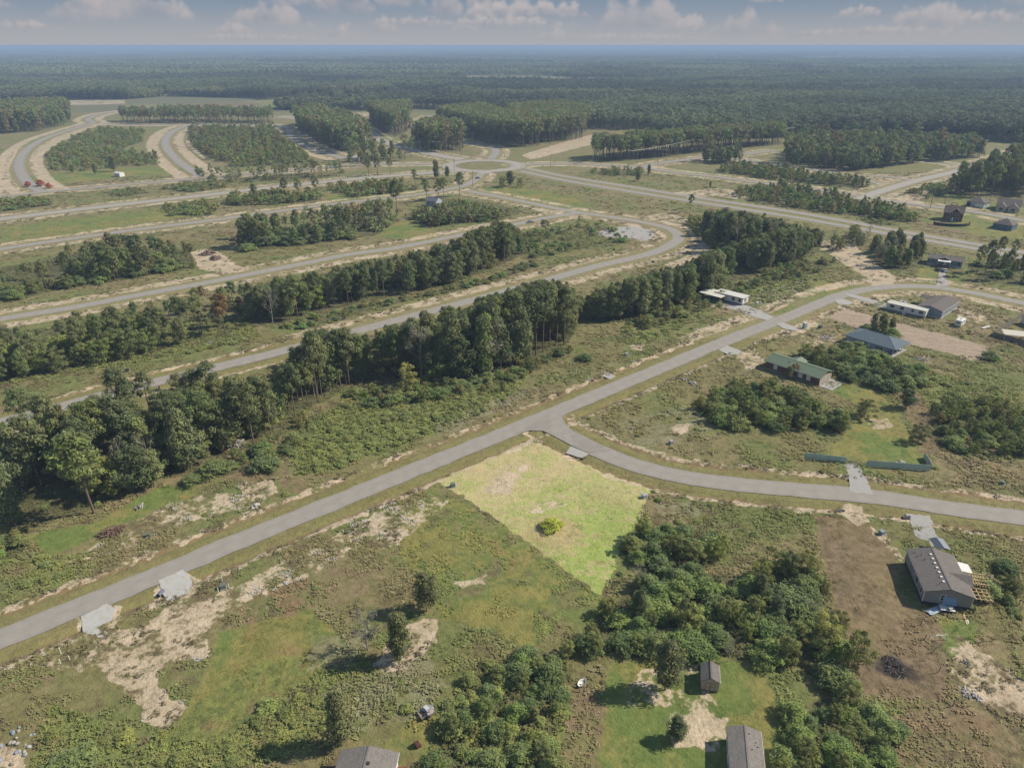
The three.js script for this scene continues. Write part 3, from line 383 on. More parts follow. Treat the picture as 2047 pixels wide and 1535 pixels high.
// ---------------------------------------------------------------- foliage
// leaf sprays spread through billows; returns flat-shaded quads with per-spray colour
function leaves(billows, rnd, { size, count, up = .25, spread = .35, hue, even = 0 }) {
  const n = billows.reduce((s, b) => s + Math.round(count * (b.k ?? 1)), 0), pos = new Float32Array(n * 12), col = new Float32Array(n * 12), idx = new Uint32Array(n * 6); let q = 0;
  const dir = V(), nor = V(), t = V(), b = V(), c = V();
  for (const bl of billows) {
    const tone = 1 + (.8 + .4 * rnd() - 1) * (1 - even * .6);
    for (let i = Math.round(count * (bl.k ?? 1)); i-- > 0;) {
      do dir.set(rnd() * 2 - 1, rnd() * 2 - 1, rnd() * 2 - 1); while (dir.lengthSq() > 1 || dir.lengthSq() < .05);
      dir.normalize(); if (dir.y < -.35 && rnd() < .6) dir.y = -dir.y;
      const r = 1 - spread + spread * 1.5 * rnd();
      c.set(bl.c[0] + dir.x * bl.r[0] * r, bl.c[1] + dir.y * bl.r[1] * r, bl.c[2] + dir.z * bl.r[2] * r);
      nor.set(dir.x + (rnd() - .5) * 1.1, dir.y + up + (rnd() - .5) * 1.1, dir.z + (rnd() - .5) * 1.1).normalize();
      t.set(rnd() - .5, rnd() - .5, rnd() - .5).cross(nor).normalize(); b.crossVectors(nor, t);
      const s = size * (.6 + .8 * rnd()), l = s * (1.1 + .6 * rnd()), f = s * .22;
      const pts = [[-l, 0, 0], [0, -s * .6, f], [l, 0, -f * .4], [0, s * .6, f]], h = hue(even ? () => .5 + (rnd() - .5) * (1 - even) : rnd), k = tone * (1 + (rnd() - .5) * .5 * (1 - even * .7));
      for (let v = 0; v < 4; v++) { const [p, w, e] = pts[v], o = (q * 4 + v) * 3; pos[o] = c.x + t.x * p + b.x * w + nor.x * e; pos[o + 1] = c.y + t.y * p + b.y * w + nor.y * e; pos[o + 2] = c.z + t.z * p + b.z * w + nor.z * e; col[o] = h[0] * k; col[o + 1] = h[1] * k; col[o + 2] = h[2] * k; }
      const a = q * 4; idx.set([a, a + 1, a + 2, a, a + 2, a + 3], q * 6); q++;
    }
  }
  const g = new THREE.BufferGeometry(); g.setAttribute('position', new THREE.BufferAttribute(pos, 3)); g.setAttribute('color', new THREE.BufferAttribute(col, 3)); g.setIndex(new THREE.BufferAttribute(idx, 1)); return g;
}
function wood(rods, col) { const g = mergeGeometries(rods.map((r) => { r = r.toNonIndexed(); r.deleteAttribute('uv'); return r; })); const c = new Float32Array(g.attributes.position.count * 3); for (let i = 0; i < c.length; i += 3) { c[i] = col[0]; c[i + 1] = col[1]; c[i + 2] = col[2]; } g.setAttribute('color', new THREE.BufferAttribute(c, 3)); return g; }
function fuse(trunk, crown) { const c = crown.toNonIndexed(); c.computeVertexNormals(); const t = trunk.clone(); return mergeGeometries([t, c]); }
const HUE = {
  pine: (r) => { const a = r(); return [lerp(.140, .235, a), lerp(.172, .255, a), lerp(.064, .092, a)]; },
  oak: (r) => { const a = r(); return [lerp(.135, .245, a), lerp(.172, .265, a), lerp(.066, .1, a)]; },
  tallow: (r) => { const a = r(); return [lerp(.16, .285, a), lerp(.20, .295, a), lerp(.054, .08, a)]; },
  shrub: (r) => { const a = r(); return [lerp(.145, .25, a), lerp(.205, .30, a), lerp(.062, .085, a)]; },
  grey: (r) => { const a = r(); return [lerp(.16, .26, a), lerp(.155, .24, a), lerp(.10, .17, a)]; },
};
const TRUNK = { pine: [.145, .11, .085], oak: [.15, .135, .115], tallow: [.16, .14, .11], shrub: [.12, .10, .07], bare: [.26, .24, .22] };
// every builder returns { trunk, crown } for a plant of unit height; detail 0 = seen close, 2 = far away
function growPine(rnd, lod) {
  const rods = [], billows = [], crownBase = .42 + .14 * rnd(), lean = (rnd() - .5) * .06, lean2 = (rnd() - .5) * .06;
  const axis = (h) => V(lean * h * h, h, lean2 * h * h);
  rods.push(rod(axis(0), axis(.5), .0125, .0098, lod ? 5 : 7), rod(axis(.5), axis(.97), .0098, .003, lod ? 4 : 6));
  const n = lod === 2 ? 6 : 13 + (rnd() * 5 | 0), s0 = rnd() * 7;
  for (let i = 0; i < n; i++) {
    const f = i / (n - 1), h = lerp(crownBase, .965, Math.pow(f, .85)), reach = (.135 * Math.sin(Math.PI * clamp(.22 + f * .72)) + .015) * (.55 + .8 * rnd()), a = s0 + i * 2.4 + rnd() * .8, p = axis(h), e = V(p.x + Math.cos(a) * reach, h + reach * .25, p.z + Math.sin(a) * reach);
    if (lod < 2 && reach > .03) rods.push(rod(axis(h - .01), e, .0036, .0012, 4));
    const r = (.05 + .028 * rnd()) * (lod === 2 ? 1.45 : 1); billows.push({ c: [e.x, e.y, e.z], r: [r * 1.12, r * .8, r * 1.12] });
  }
  for (let i = 0; i < 2 && lod < 2; i++) { const h = crownBase - .05 - .1 * rnd(), a = rnd() * 6.3; rods.push(rod(axis(h), axis(h).add(V(Math.cos(a) * .05, .01, Math.sin(a) * .05)), .003, .001, 3)); }
  return { trunk: wood(rods, TRUNK.pine), crown: leaves(billows, rnd, { size: [.0150, .027, .040][lod], count: [125, 42, 24][lod], up: .35, spread: .6, hue: HUE.pine, even: [0, .4, .8][lod] }) };
}
function growBroad(rnd, lod, kind, { wide = .3, base = .14, n = 26, slim = 1 }) {
  const rods = [rod(V(0, 0, 0), V(0, .42, 0), .018, .011, lod ? 4 : 6), rod(V(0, .42, 0), V((rnd() - .5) * .06, .86, (rnd() - .5) * .06), .011, .003, 4)], billows = [], s0 = rnd() * 9; n = lod === 2 ? 9 : n;
  for (let i = 0; i < n; i++) {
    const f = (i + .5) / n, h = lerp(base, .93, f), prof = Math.pow(Math.sin(Math.PI * clamp(.16 + .76 * Math.pow(f, slim))), .8), a = s0 + i * 2.399, R = wide * prof * (.3 + .9 * rnd()), r = (lod === 2 ? .13 : .062 + .06 * rnd()) * (.75 + .4 * prof);
    const c = [Math.cos(a) * R, h, Math.sin(a) * R]; billows.push({ c, r: [r * 1.05, r * .82, r * 1.05], k: lod === 2 ? 1 : .7 + .6 * rnd() });
    if (lod < 1 && i % 2 === 0) rods.push(rod(V(0, Math.max(.06, h - .22), 0), V(c[0] * .9, h, c[2] * .9), .005, .0015, 4));
  }
  return { trunk: wood(rods, TRUNK[kind]), crown: leaves(billows, rnd, { size: [.0195, .036, .062][lod], count: [135, 42, 22][lod], up: .3, spread: .5, hue: HUE[kind], even: [0, .4, .8][lod] }) };
}
function growShrub(rnd, lod, kind = 'shrub') {
  const rods = [], billows = [], n = lod === 2 ? 5 : 15 + (rnd() * 5 | 0), s0 = rnd() * 9;
  for (let i = 0; i < n; i++) {
    const f = i / n, a = s0 + i * 2.399, R = Math.sqrt(f) * .48 * (.75 + .5 * rnd()), h = (.72 - f * .42) * (.75 + .5 * rnd()), r = (.15 + .1 * rnd()) * (lod === 2 ? 1.5 : 1), c = [Math.cos(a) * R, Math.max(h, r * .6), Math.sin(a) * R]; billows.push({ c, r: [r, r * .85, r] });
    if (lod < 1) rods.push(rod(V(c[0] * .15, 0, c[2] * .15), V(...c), .014, .005, 3));
  }
  if (!rods.length) rods.push(rod(V(0, 0, 0), V(0, .4, 0), .02, .01, 3));
  return { trunk: wood(rods, TRUNK.shrub), crown: leaves(billows, rnd, { size: [.042, .075, .13][lod], count: [110, 40, 18][lod], up: .35, spread: .5, hue: HUE[kind], even: [0, .4, .8][lod] }) };
}
function growBare(rnd, lod) {
  const rods = [rod(V(0, 0, 0), V(.01, .45, 0), .016, .012, 5), rod(V(.01, .45, 0), V(0, .95, .02), .012, .003, 4)], billows = [];
  for (let i = 0; i < (lod === 2 ? 5 : 16); i++) { const h = .25 + .6 * rnd(), a = i * 2.4, R = .12 + .18 * rnd() * (1.1 - h), e = V(Math.cos(a) * R, h + R * 1.1, Math.sin(a) * R); rods.push(rod(V(.01, h, 0), e, .007, .002, 3)); for (let k = 0; k < (lod ? 1 : 4); k++) rods.push(rod(e.clone().multiplyScalar(.8 + .05 * k).setY(lerp(h, e.y, .5 + .15 * k)), e.clone().add(V((rnd() - .5) * .16, .04 + rnd() * .08, (rnd() - .5) * .16)), .003, .001, 3)); billows.push({ c: [e.x, e.y, e.z], r: [.07, .06, .07] }); }
  return { trunk: wood(rods, TRUNK.bare), crown: leaves(billows, rnd, { size: [.016, .03, .06][lod], count: [26, 12, 6][lod], up: .3, spread: .8, hue: HUE.grey }) };
}
const GROW = {
  pine: growPine, bare: growBare,
  oak: (r, l) => growBroad(r, l, 'oak', { wide: .145 + .075 * r(), base: .12 + .14 * r(), n: 27, slim: .9 }),
  tallow: (r, l) => growBroad(r, l, 'tallow', { wide: .3 + .08 * r(), base: .14, n: 22, slim: .75 }),
  shrub: growShrub,
};
const KIND = { pine: ['pine_tree', 'pine tree', 'tufted pine'], oak: ['broadleaf_tree', 'tree', 'full crowned broadleaf tree'], tallow: ['young_tree', 'young tree', 'light green young tree'], shrub: ['shrub', 'shrub', 'rounded shrub'], bare: ['bare_tree', 'bare tree', 'grey thin tree'] };
const leafMat = (tint) => new THREE.MeshPhysicalMaterial({ vertexColors: true, color: tint, roughness: 1, metalness: 0, transmission: .35, thickness: 0, side: THREE.DoubleSide });
const barkMat = new THREE.MeshStandardMaterial({ vertexColors: true, roughness: 1 });
const TINTS = [[1, 1, 1], [.7, .78, .74], [1.18, 1.2, .95], [.88, .94, 1.05], [1.12, 1.02, .95], [.82, .96, .78], [1.25, 1.24, 1.25], [.64, .72, .64], [1.05, 1.15, .85], [.95, .95, .9]].map((c) => leafMat(lin(...c)));
const PROTO = {};
for (const k of Object.keys(GROW)) PROTO[k] = [0, 1, 2].map((lod) => [0, 1, 2, 3].slice(0, lod ? 3 : 4).map((v) => { const p = GROW[k](mulberry(1000 + v * 17 + lod * 5 + k.length * 101), lod); if (lod) p.whole = fuse(p.trunk, p.crown); return p; }));

function plant(kind, x, d, h, label, group, rnd, { squash = 1, tint, name, category } = {}) {
  const v = PROTO[kind][0][(rnd() * 4) | 0], g = thing(name ?? KIND[kind][0], label, category ?? KIND[kind][1], [x, d], rnd() * 6.28, groundY(x, d) - .05, group);
  g.scale.set(h * squash, h, h * squash); part(g, 'trunk', v.trunk, barkMat); part(g, 'crown', v.crown, tint ?? TINTS[(rnd() * TINTS.length) | 0]); return g;
}
const instanced = {};                                                             // kind/detail/variant -> placements past the nearest three hundred
function scatter(kind, lod, x, d, h, rnd, tint, squash = 1, y = -.05) { const key = kind + lod + ((rnd() * 3) | 0); (instanced[key] ??= { kind, lod, v: +key.slice(-1), list: [] }).list.push([x, d, h, rnd() * 6.28, tint, squash, y]); }
const pick = (mix, r) => { let s = 0; for (const k in mix) { s += mix[k]; if (r < s) return k; } return Object.keys(mix)[0]; };
{
  const rnd = mulberry(2024), all = [];
  for (const z of ZONES) {
    const xs = z.P.map((p) => p[0]), ds = z.P.map((p) => p[1]), [ax, bx, ad, bd] = [Math.min(...xs), Math.max(...xs), Math.min(...ds), Math.max(...ds)];
    for (let d = ad; d < bd; d += z.gap) for (let x = ax; x < bx; x += z.gap) {
      const px = x + (rnd() - .5) * z.gap * 1.1, pd = d + (rnd() - .5) * z.gap * 1.1, r1 = rnd(), r2 = rnd(), r3 = rnd();
      if (!inside([px, pd], z.P) || !inFrame(px, pd, 14) || masks(px, pd)[9] > .2) continue;
      if (z.gap > 3.9 && N(px / 14 + 60, pd / 14) < .2) continue;               // small gaps in every stand
      const kind = pick(z.mix, r1), [h0, h1] = z.h; let h = lerp(h0, h1, r2 * .85 + N(px / 16, pd / 16) * .3);
      if (kind === 'pine') h = Math.min(h * 1.45 + 2, 26); if (kind === 'shrub') h = Math.min(h * .62, 3.4); if (kind === 'tallow') h = Math.min(h * .9, 8.5);
      if (z.sky) {                                                               // no taller than the tops surveyed along this stand
        const ix = PW / 2 + FOCAL * px / (pd * cosP + EYE * sinP), Q = z.sky; let k = 1; while (k < Q.length - 1 && Q[k][0] < ix) k++;
        const iy = lerp(Q[k - 1][1], Q[k][1], clamp((ix - Q[k - 1][0]) / (Q[k][0] - Q[k - 1][0]))) + (kind === 'pine' ? 0 : z.below) + 18 * r2 * r2, dy = (PH / 2 - iy) / FOCAL, cap = EYE - pd * (sinP - dy * cosP) / (cosP + dy * sinP);
        if (cap < 2.2) continue; h = Math.min(h * 1.25, cap * .9);
      }
      all.push({ kind, x: px, d: pd, h, where: z.where, s: h / Math.hypot(pd, 100), r: r3 });
    }
  }
  const LIMIT = { pine: 280, oak: 290, tallow: 290, shrub: 285, bare: 60 };
  for (const kind of Object.keys(KIND)) {
    const list = all.filter((t) => t.kind === kind).sort((a, b) => b.s - a.s);
    const ORD = ['leftmost', 'second from left', 'third from left', 'fourth from left', 'fifth from left'], by = {};
    list.slice(0, LIMIT[kind]).forEach((t) => (by[t.where] ??= []).push(t));
    for (const w in by) { const q = by[w].slice().sort((a, b) => a.x / (a.d + 45) - b.x / (b.d + 45)); if (q.length < 6) q.forEach((t, i) => t.ord = q.length < 2 ? 'only large' : i === q.length - 1 ? 'rightmost' : ORD[i]); else { q[0].ord = 'leftmost'; q[q.length - 1].ord = 'rightmost'; const n = by[w].slice().sort((a, b) => a.d - b.d)[0], h = by[w].slice().sort((a, b) => b.h - a.h)[0]; n.ord ??= 'nearest'; h.ord ??= 'tallest'; } }
    for (const w in by) {                                                         // else by size and by the part of the stand it grows in
      const q = by[w], us = q.map((t) => t.x / (t.d + 45)).sort((a, b) => a - b), ds = q.map((t) => t.d).sort((a, b) => a - b), hs = q.map((t) => t.h).sort((a, b) => a - b), nth = (l, f) => l[Math.min(l.length - 1, (l.length * f) | 0)];
      for (const t of q) {
        const u = t.x / (t.d + 45), side = u < nth(us, .2) ? 'far left' : u < nth(us, .4) ? 'left' : u < nth(us, .6) ? 'middle' : u < nth(us, .8) ? 'right' : 'far right', row = t.d < nth(ds, .33) ? 'front' : t.d < nth(ds, .67) ? 'inner' : 'back', size = t.h > nth(hs, .67) ? 'tall' : t.h > nth(hs, .33) ? 'middling' : 'small';
        const say = [`${size} ${KIND[kind][2]}, ${row} row, ${side}, ${t.where}`, `${size} ${KIND[kind][1]}, ${row} row, ${side}, ${t.where}`, `${size} ${KIND[kind][1]}, ${row} ${side}, ${t.where}`, `${KIND[kind][1]}, ${row} ${side}, ${t.where}`, `${KIND[kind][2]} ${t.where}`];
        t.label = t.ord ? t.ord + ' ' + KIND[kind][2] + ' ' + t.where : say.find((l) => l.split(' ').length <= 16);
      }
    }
    list.forEach((t, i) => {
      const squash = kind === 'shrub' ? 1.35 + .5 * t.r : kind === 'tallow' ? 1.0 + .25 * t.r : kind === 'pine' ? .72 + .3 * t.r : .68 + .34 * t.r;
      if (i < LIMIT[kind]) plant(kind, t.x, t.d, t.h, t.label, KIND[kind][1] + 's ' + t.where, rnd, { squash });
      else scatter(kind, t.d < 420 ? 1 : 2, t.x, t.d, t.h, rnd, [.8 + .5 * rnd(), .85 + .4 * rnd(), .75 + .45 * rnd()], squash);
    });
  }
  // the plain of forest beyond, out to the horizon
  const FOREST = poly('-700,214 0,200 250,199 330,192 520,197 560,220 740,221 820,217 940,221 1000,229 1090,236 1180,257 1290,262 1330,276 1560,276 1600,270 1700,265 1880,276 2047,287 2800,300'); FOREST.push([9000, 2600], [-9000, 2600]);
  const gap = 6.7;
  for (let d = 820; d < 2560; d += gap) for (let x = -(d * .72 + 60); x < d * .72 + 60; x += gap) {
    const px = x + (rnd() - .5) * gap, pd = d + (rnd() - .5) * gap; if (!inFrame(px, pd, 20) || !inside([px, pd], FOREST)) continue;
    const m = masks(px, pd); if (m[0] > .4 || m[1] > .3 || m[2] > .4 || m[9] > .2) continue; if (pd > 1250 && rnd() < clearing(px, pd) * .93) continue;
    const nz = N(px / 170 + 5, pd / 90), n2 = N(px / 60, pd / 60 + 9), pine = nz > .5, h = (pine ? 13 : 10) + 8 * rnd() * rnd() + 5 * n2 - (N(px / 240, pd / 120 + 40) < .2 ? 7 : 0), w = .5 + .5 * rnd() + .3 * (n2 - .5) + .75 * sst(.3, .75, N(px / 260 + 80, pd / 95));
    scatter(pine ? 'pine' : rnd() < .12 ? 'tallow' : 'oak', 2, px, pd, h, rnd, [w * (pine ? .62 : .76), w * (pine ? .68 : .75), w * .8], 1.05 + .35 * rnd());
  }
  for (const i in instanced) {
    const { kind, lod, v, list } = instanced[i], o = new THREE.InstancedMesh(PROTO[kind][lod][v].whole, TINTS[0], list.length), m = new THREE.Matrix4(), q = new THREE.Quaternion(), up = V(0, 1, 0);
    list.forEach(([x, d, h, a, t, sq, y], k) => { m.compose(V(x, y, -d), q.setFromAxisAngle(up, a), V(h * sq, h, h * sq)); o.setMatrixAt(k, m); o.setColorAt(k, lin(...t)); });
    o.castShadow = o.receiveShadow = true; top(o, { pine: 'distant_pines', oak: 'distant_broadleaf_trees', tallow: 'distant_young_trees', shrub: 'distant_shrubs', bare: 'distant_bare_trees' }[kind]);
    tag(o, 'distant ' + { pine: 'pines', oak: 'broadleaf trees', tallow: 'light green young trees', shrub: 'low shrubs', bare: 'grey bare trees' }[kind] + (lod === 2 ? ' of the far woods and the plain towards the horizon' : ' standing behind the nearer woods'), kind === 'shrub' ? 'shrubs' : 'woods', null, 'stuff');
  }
  // farther still the woods read as one rough cloth of crowns
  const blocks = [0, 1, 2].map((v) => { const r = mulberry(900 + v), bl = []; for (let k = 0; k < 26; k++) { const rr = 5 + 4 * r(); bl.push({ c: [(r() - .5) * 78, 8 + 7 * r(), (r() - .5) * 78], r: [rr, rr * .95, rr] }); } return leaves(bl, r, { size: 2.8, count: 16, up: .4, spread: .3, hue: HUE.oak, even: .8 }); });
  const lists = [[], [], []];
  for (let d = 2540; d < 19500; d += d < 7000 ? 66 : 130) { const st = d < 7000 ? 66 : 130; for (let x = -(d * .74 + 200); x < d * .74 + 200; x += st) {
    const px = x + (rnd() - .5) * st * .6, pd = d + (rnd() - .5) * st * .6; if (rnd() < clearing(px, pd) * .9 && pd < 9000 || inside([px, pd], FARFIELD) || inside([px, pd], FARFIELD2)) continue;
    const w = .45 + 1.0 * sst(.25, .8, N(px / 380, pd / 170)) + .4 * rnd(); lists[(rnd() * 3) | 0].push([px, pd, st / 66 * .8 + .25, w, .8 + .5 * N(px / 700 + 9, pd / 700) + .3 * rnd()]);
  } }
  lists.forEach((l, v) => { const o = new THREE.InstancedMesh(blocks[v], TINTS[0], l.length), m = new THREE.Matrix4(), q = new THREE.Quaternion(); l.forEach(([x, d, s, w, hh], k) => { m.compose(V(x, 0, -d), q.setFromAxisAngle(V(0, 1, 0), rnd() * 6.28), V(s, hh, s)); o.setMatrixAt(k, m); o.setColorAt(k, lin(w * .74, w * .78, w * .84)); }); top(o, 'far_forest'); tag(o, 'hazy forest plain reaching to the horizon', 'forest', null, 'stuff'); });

  // rough weeds and grass on the nearer ground: tufts of blades
  const tuft = (r, blades, wide, leafy) => { const pos = [], idx = []; for (let i = 0; i < blades; i++) { const a = r() * 6.28, R = .55 * Math.sqrt(r()), x = Math.cos(a) * R, z = Math.sin(a) * R, b = r() * 6.28, w = wide * (.6 + .8 * r()), h = .35 + .65 * r(), lx = (r() - .5) * .7 + x * .5, lz = (r() - .5) * .7 + z * .5, k = pos.length / 3; if (leafy && r() < .7) { const y = h * (.5 + .5 * r()), s = w * 1.6, n = (r() - .5) * s; pos.push(x - s, y, z + n, x, y + n * .8, z - s, x + s, y - n * .5, z + n, x, y + s * .3, z + s); } else pos.push(x - Math.cos(b) * w, 0, z - Math.sin(b) * w, x + Math.cos(b) * w, 0, z + Math.sin(b) * w, x + lx * .6 + Math.cos(b) * w * .5, h * .8, z + lz * .6, x + lx, h, z + lz); idx.push(k, k + 1, k + 2, k, k + 2, k + 3); } const g = new THREE.BufferGeometry(); g.setAttribute('position', new THREE.Float32BufferAttribute(pos, 3)); g.setIndex(idx); return g; };
  const TUFTS = [tuft(mulberry(31), 15, .055, false), tuft(mulberry(32), 15, .05, false), tuft(mulberry(33), 16, .11, true), tuft(mulberry(34), 16, .12, true)], TL = TUFTS.map(() => []), o = [0, 0, 0];
  const sow = (d0, d1, gap, k) => {
    for (let d = d0; d < d1; d += gap) { const hw = (d * cosP + EYE * sinP) * .7203 + 2; for (let x = -hw; x < hw; x += gap) {
      const px = x + (rnd() - .5) * gap * 1.3, pd = d + (rnd() - .5) * gap * 1.3, r = rnd(), m = masks(px, pd); if (m[9] > .15 || m[11] > .3) continue;
      const sand = m[0], lawn = Math.max(m[1], m[4] * 1.0), low = Math.max(m[6] * .9, lawn * .92, m[2] * (N(px / 9, pd / 9) * .6 + .4)), clump = sst(.35, .65, N(px / 2.6 + 5, pd / 2.6) * .6 + N(px / 8, pd / 8 + 4) * .4 + m[5] * .25);
      if (r > (1 - low * .62) * (.28 + .42 * clump) * (1 - sst(.3, .75, sand) * .8)) continue;
      groundColor(px, pd, o); const hgt = lerp(.32, .12, low) * (.55 + .7 * clump + m[5] * .9) * (.6 + .8 * rnd()), f = 1.15 + .55 * rnd(); if (sand > .45) { const g = .5 + rnd() * .5; o[0] = lerp(o[0], .12, .8) * g; o[1] = lerp(o[1], .1, .8) * g; o[2] = lerp(o[2], .05, .8) * g; }
      const leafy = m[5] > .3 || m[3] > .4 || clump > .7; TL[(leafy && low < .6 ? 2 : 0) + (rnd() < .5 ? 0 : 1)].push([px, pd, (.55 + .5 * rnd()) * k, hgt * Math.sqrt(k) * 1.15, Math.min(o[0] * f, .42), Math.min(o[1] * f, .42), o[2] * f]);
    } }
  };
  { // low leafy weed clumps where the lots are overgrown
    const L = [[], [], []]; for (let d = 70; d < 330; d += 2.0) { const hw = (d * cosP + EYE * sinP) * .7203 + 3; for (let x = -hw; x < hw; x += 2.0) { const px = x + (rnd() - .5) * 2, pd = d + (rnd() - .5) * 2, r = rnd(), m = masks(px, pd), n = N(px / 7 + 90, pd / 7); if (m[9] > .05 || m[6] > .4 || m[1] > .4 || m[4] > .2 || m[2] > .5 || m[11] > .2 || m[0] > .5) continue; if (r > (m[5] * .5 + m[3] * .22 + .03) * sst(.25, .65, n) * 1.25) continue; const w = .85 + .5 * rnd(), y = rnd(); L[(r * 97 | 0) % 3].push([px, pd, .5 + .9 * rnd() * (.4 + m[5] * .8), w * lerp(1, 1.35, y), w * lerp(1, 1.12, y), w * .95]); } }
    L.forEach((l, v) => { const im = new THREE.InstancedMesh(PROTO.shrub[1][v].whole, TINTS[0], l.length), q = new THREE.Quaternion(), mm = new THREE.Matrix4(); l.forEach(([x, d, h, r, g, b], k) => { const s = h * (1.5 + rnd() * .8); mm.compose(V(x, groundY(x, d) - .12, -d), q.setFromAxisAngle(V(0, 1, 0), rnd() * 6.28), V(s, h, s)); im.setMatrixAt(k, mm); im.setColorAt(k, lin(r, g, b)); }); im.castShadow = im.receiveShadow = true; top(im, 'weed_clumps'); tag(im, 'low leafy weed clumps over the overgrown lots', 'weeds', null, 'stuff'); });
  }
  sow(70, 150, .52, .8); sow(150, 255, .8, 1.1); sow(255, 420, 1.5, 1.7); sow(420, 640, 3.0, 2.8);
  const tuftMat = new THREE.MeshStandardMaterial({ color: 0xffffff, roughness: 1 });
  TL.forEach((l, v) => { const im = new THREE.InstancedMesh(TUFTS[v], tuftMat, l.length), m = new THREE.Matrix4(), q = new THREE.Quaternion(); l.forEach(([x, d, s, h, r, g, b], k) => { m.compose(V(x, groundY(x, d) - .01, -d), q.setFromAxisAngle(V(0, 1, 0), rnd() * 6.28), V(s, h, s)); im.setMatrixAt(k, m); im.setColorAt(k, lin(r, g, b)); }); im.receiveShadow = im.castShadow = true; top(im, v < 2 ? 'grass_tufts' : 'weeds'); tag(im, v < 2 ? 'rough grass tufts over the open lots' : 'leafy weeds over the overgrown lots', v < 2 ? 'grass' : 'weeds', null, 'stuff'); });
}
// ---------------------------------------------------------------- building materials
const shingle = (r, g, b) => { const t = texture(256, 256, (i, j, o) => { const row = Math.floor(j / 8), off = (row * 37) % 64, tab = TABLE[(row * 131 + Math.floor((i + off) / 16) * 17) & 65535], k = (.78 + .4 * tab) * (j % 8 < 1 ? .62 : 1) * (.9 + .2 * N(i / 1.5, j / 1.5)); o[0] = r * k; o[1] = g * k; o[2] = b * k; }); t.repeat.set(.28, .28); return new THREE.MeshStandardMaterial({ map: t, roughness: .95 }); };
const siding = (r, g, b) => { const t = texture(16, 128, (i, j, o) => { const k = (j % 16 < 2 ? .66 : .96 + .05 * ((j % 16) / 16)) * (.97 + .05 * TABLE[(i * 7 + j * 91) & 65535]); o[0] = r * k; o[1] = g * k; o[2] = b * k; }); t.repeat.set(.8, .8); return new THREE.MeshStandardMaterial({ map: t, roughness: .8 }); };
const ribbed = (r, g, b, gap = .3, rough = .45) => { const t = texture(64, 16, (i, j, o) => { const k = (i % 64 < 8 ? .7 : i % 64 < 14 ? 1.12 : 1) * (.97 + .05 * TABLE[(i * 31 + j * 7) & 65535]); o[0] = r * k; o[1] = g * k; o[2] = b * k; }); t.repeat.set(1 / gap, 1); return new THREE.MeshStandardMaterial({ map: t, roughness: rough, metalness: 0 }); };
const brickMat = (() => { const t = texture(128, 128, (i, j, o) => { const row = Math.floor(j / 8), mortar = j % 8 < 1 || (i + (row % 2) * 12) % 24 < 1, k = .75 + .5 * TABLE[(row * 57 + Math.floor((i + (row % 2) * 12) / 24) * 13) & 65535]; if (mortar) { o[0] = .22; o[1] = .19; o[2] = .17; } else { o[0] = .13 * k; o[1] = .062 * k; o[2] = .05 * k; } }); t.repeat.set(.8, .8); return new THREE.MeshStandardMaterial({ map: t, roughness: .9 }); })();
const glassMat = M(.03, .04, .05, { roughness: .12 }), trimMat = M(.62, .62, .6), darkMat = M(.035, .035, .04), lumberMat = M(.55, .41, .23), metalMat = M(.45, .46, .48, { metalness: .6, roughness: .45 }), tarpMat = M(.16, .27, .40, { roughness: .6 }), whiteMat = M(.68, .68, .66, { roughness: .6 }), rubberMat = M(.02, .02, .02), blockMat = M(.3, .3, .29), oldWoodMat = M(.20, .165, .13), gateMat = M(.25, .26, .27, { metalness: .5, roughness: .5 }), rustMat = M(.16, .07, .04);
const ROOF = { brown: shingle(.15, .135, .13), grey: shingle(.19, .175, .165), slate: shingle(.105, .125, .15), blue: shingle(.11, .15, .185), far: shingle(.13, .115, .11), far2: shingle(.12, .09, .085) };
const WALL = { taupe: siding(.235, .225, .215), tan: siding(.38, .33, .27), blue: siding(.135, .20, .26), steel: siding(.22, .27, .33), white: siding(.66, .66, .64), palegrey: siding(.42, .45, .48), cream: siding(.5, .46, .38), navy: siding(.07, .14, .20), lightblue: siding(.33, .40, .47) };

// footprint frame: from surveyed corner a along the long wall to b; local +x runs a to b, +z to the right of it
function frame(a, b, W, side, L) {
  const A = S(...a), B = S(...b), l = Math.hypot(B[0] - A[0], B[1] - A[1]), u = [(B[0] - A[0]) / l, (B[1] - A[1]) / l]; L = L ?? l;
  const o = L < 0 ? l + L / 2 : L / 2; L = Math.abs(L);                         // a negative length is measured back from b
  return { at: [A[0] + u[0] * o + u[1] * side * W / 2, A[1] + u[1] * o - u[0] * side * W / 2], turn: Math.atan2(u[1], u[0]), L, W };
}
function slab(pts, t) { // a flat roof plane with thickness: pts as 4 (or 3) corners, counter-clockwise from above
  const n = V().subVectors(pts[1], pts[0]).cross(V().subVectors(pts[2], pts[0])).normalize().multiplyScalar(t), k = pts.length, lo = pts.map((p) => p.clone().sub(n)), pos = [], f = (...q) => { for (let i = 1; i < q.length - 1; i++) for (const p of [q[0], q[i], q[i + 1]]) pos.push(p.x, p.y, p.z); };
  f(...pts); f(...[...lo].reverse()); for (let i = 0; i < k; i++) f(lo[i], lo[(i + 1) % k], pts[(i + 1) % k], pts[i]);
  const g = new THREE.BufferGeometry(); g.setAttribute('position', new THREE.Float32BufferAttribute(pos, 3)); return metricUV(g);
}
function slopeUV(g) { return g; }
function gableWalls(L, W, y0, y1, rise) { const s = new THREE.Shape([[-W / 2, y0], [W / 2, y0], [W / 2, y1], [0, y1 + rise], [-W / 2, y1]].map((p) => new THREE.Vector2(...p))), g = new THREE.ExtrudeGeometry(s, { depth: L, bevelEnabled: false }); g.translate(0, 0, -L / 2); g.rotateY(Math.PI / 2); return metricUV(g); }
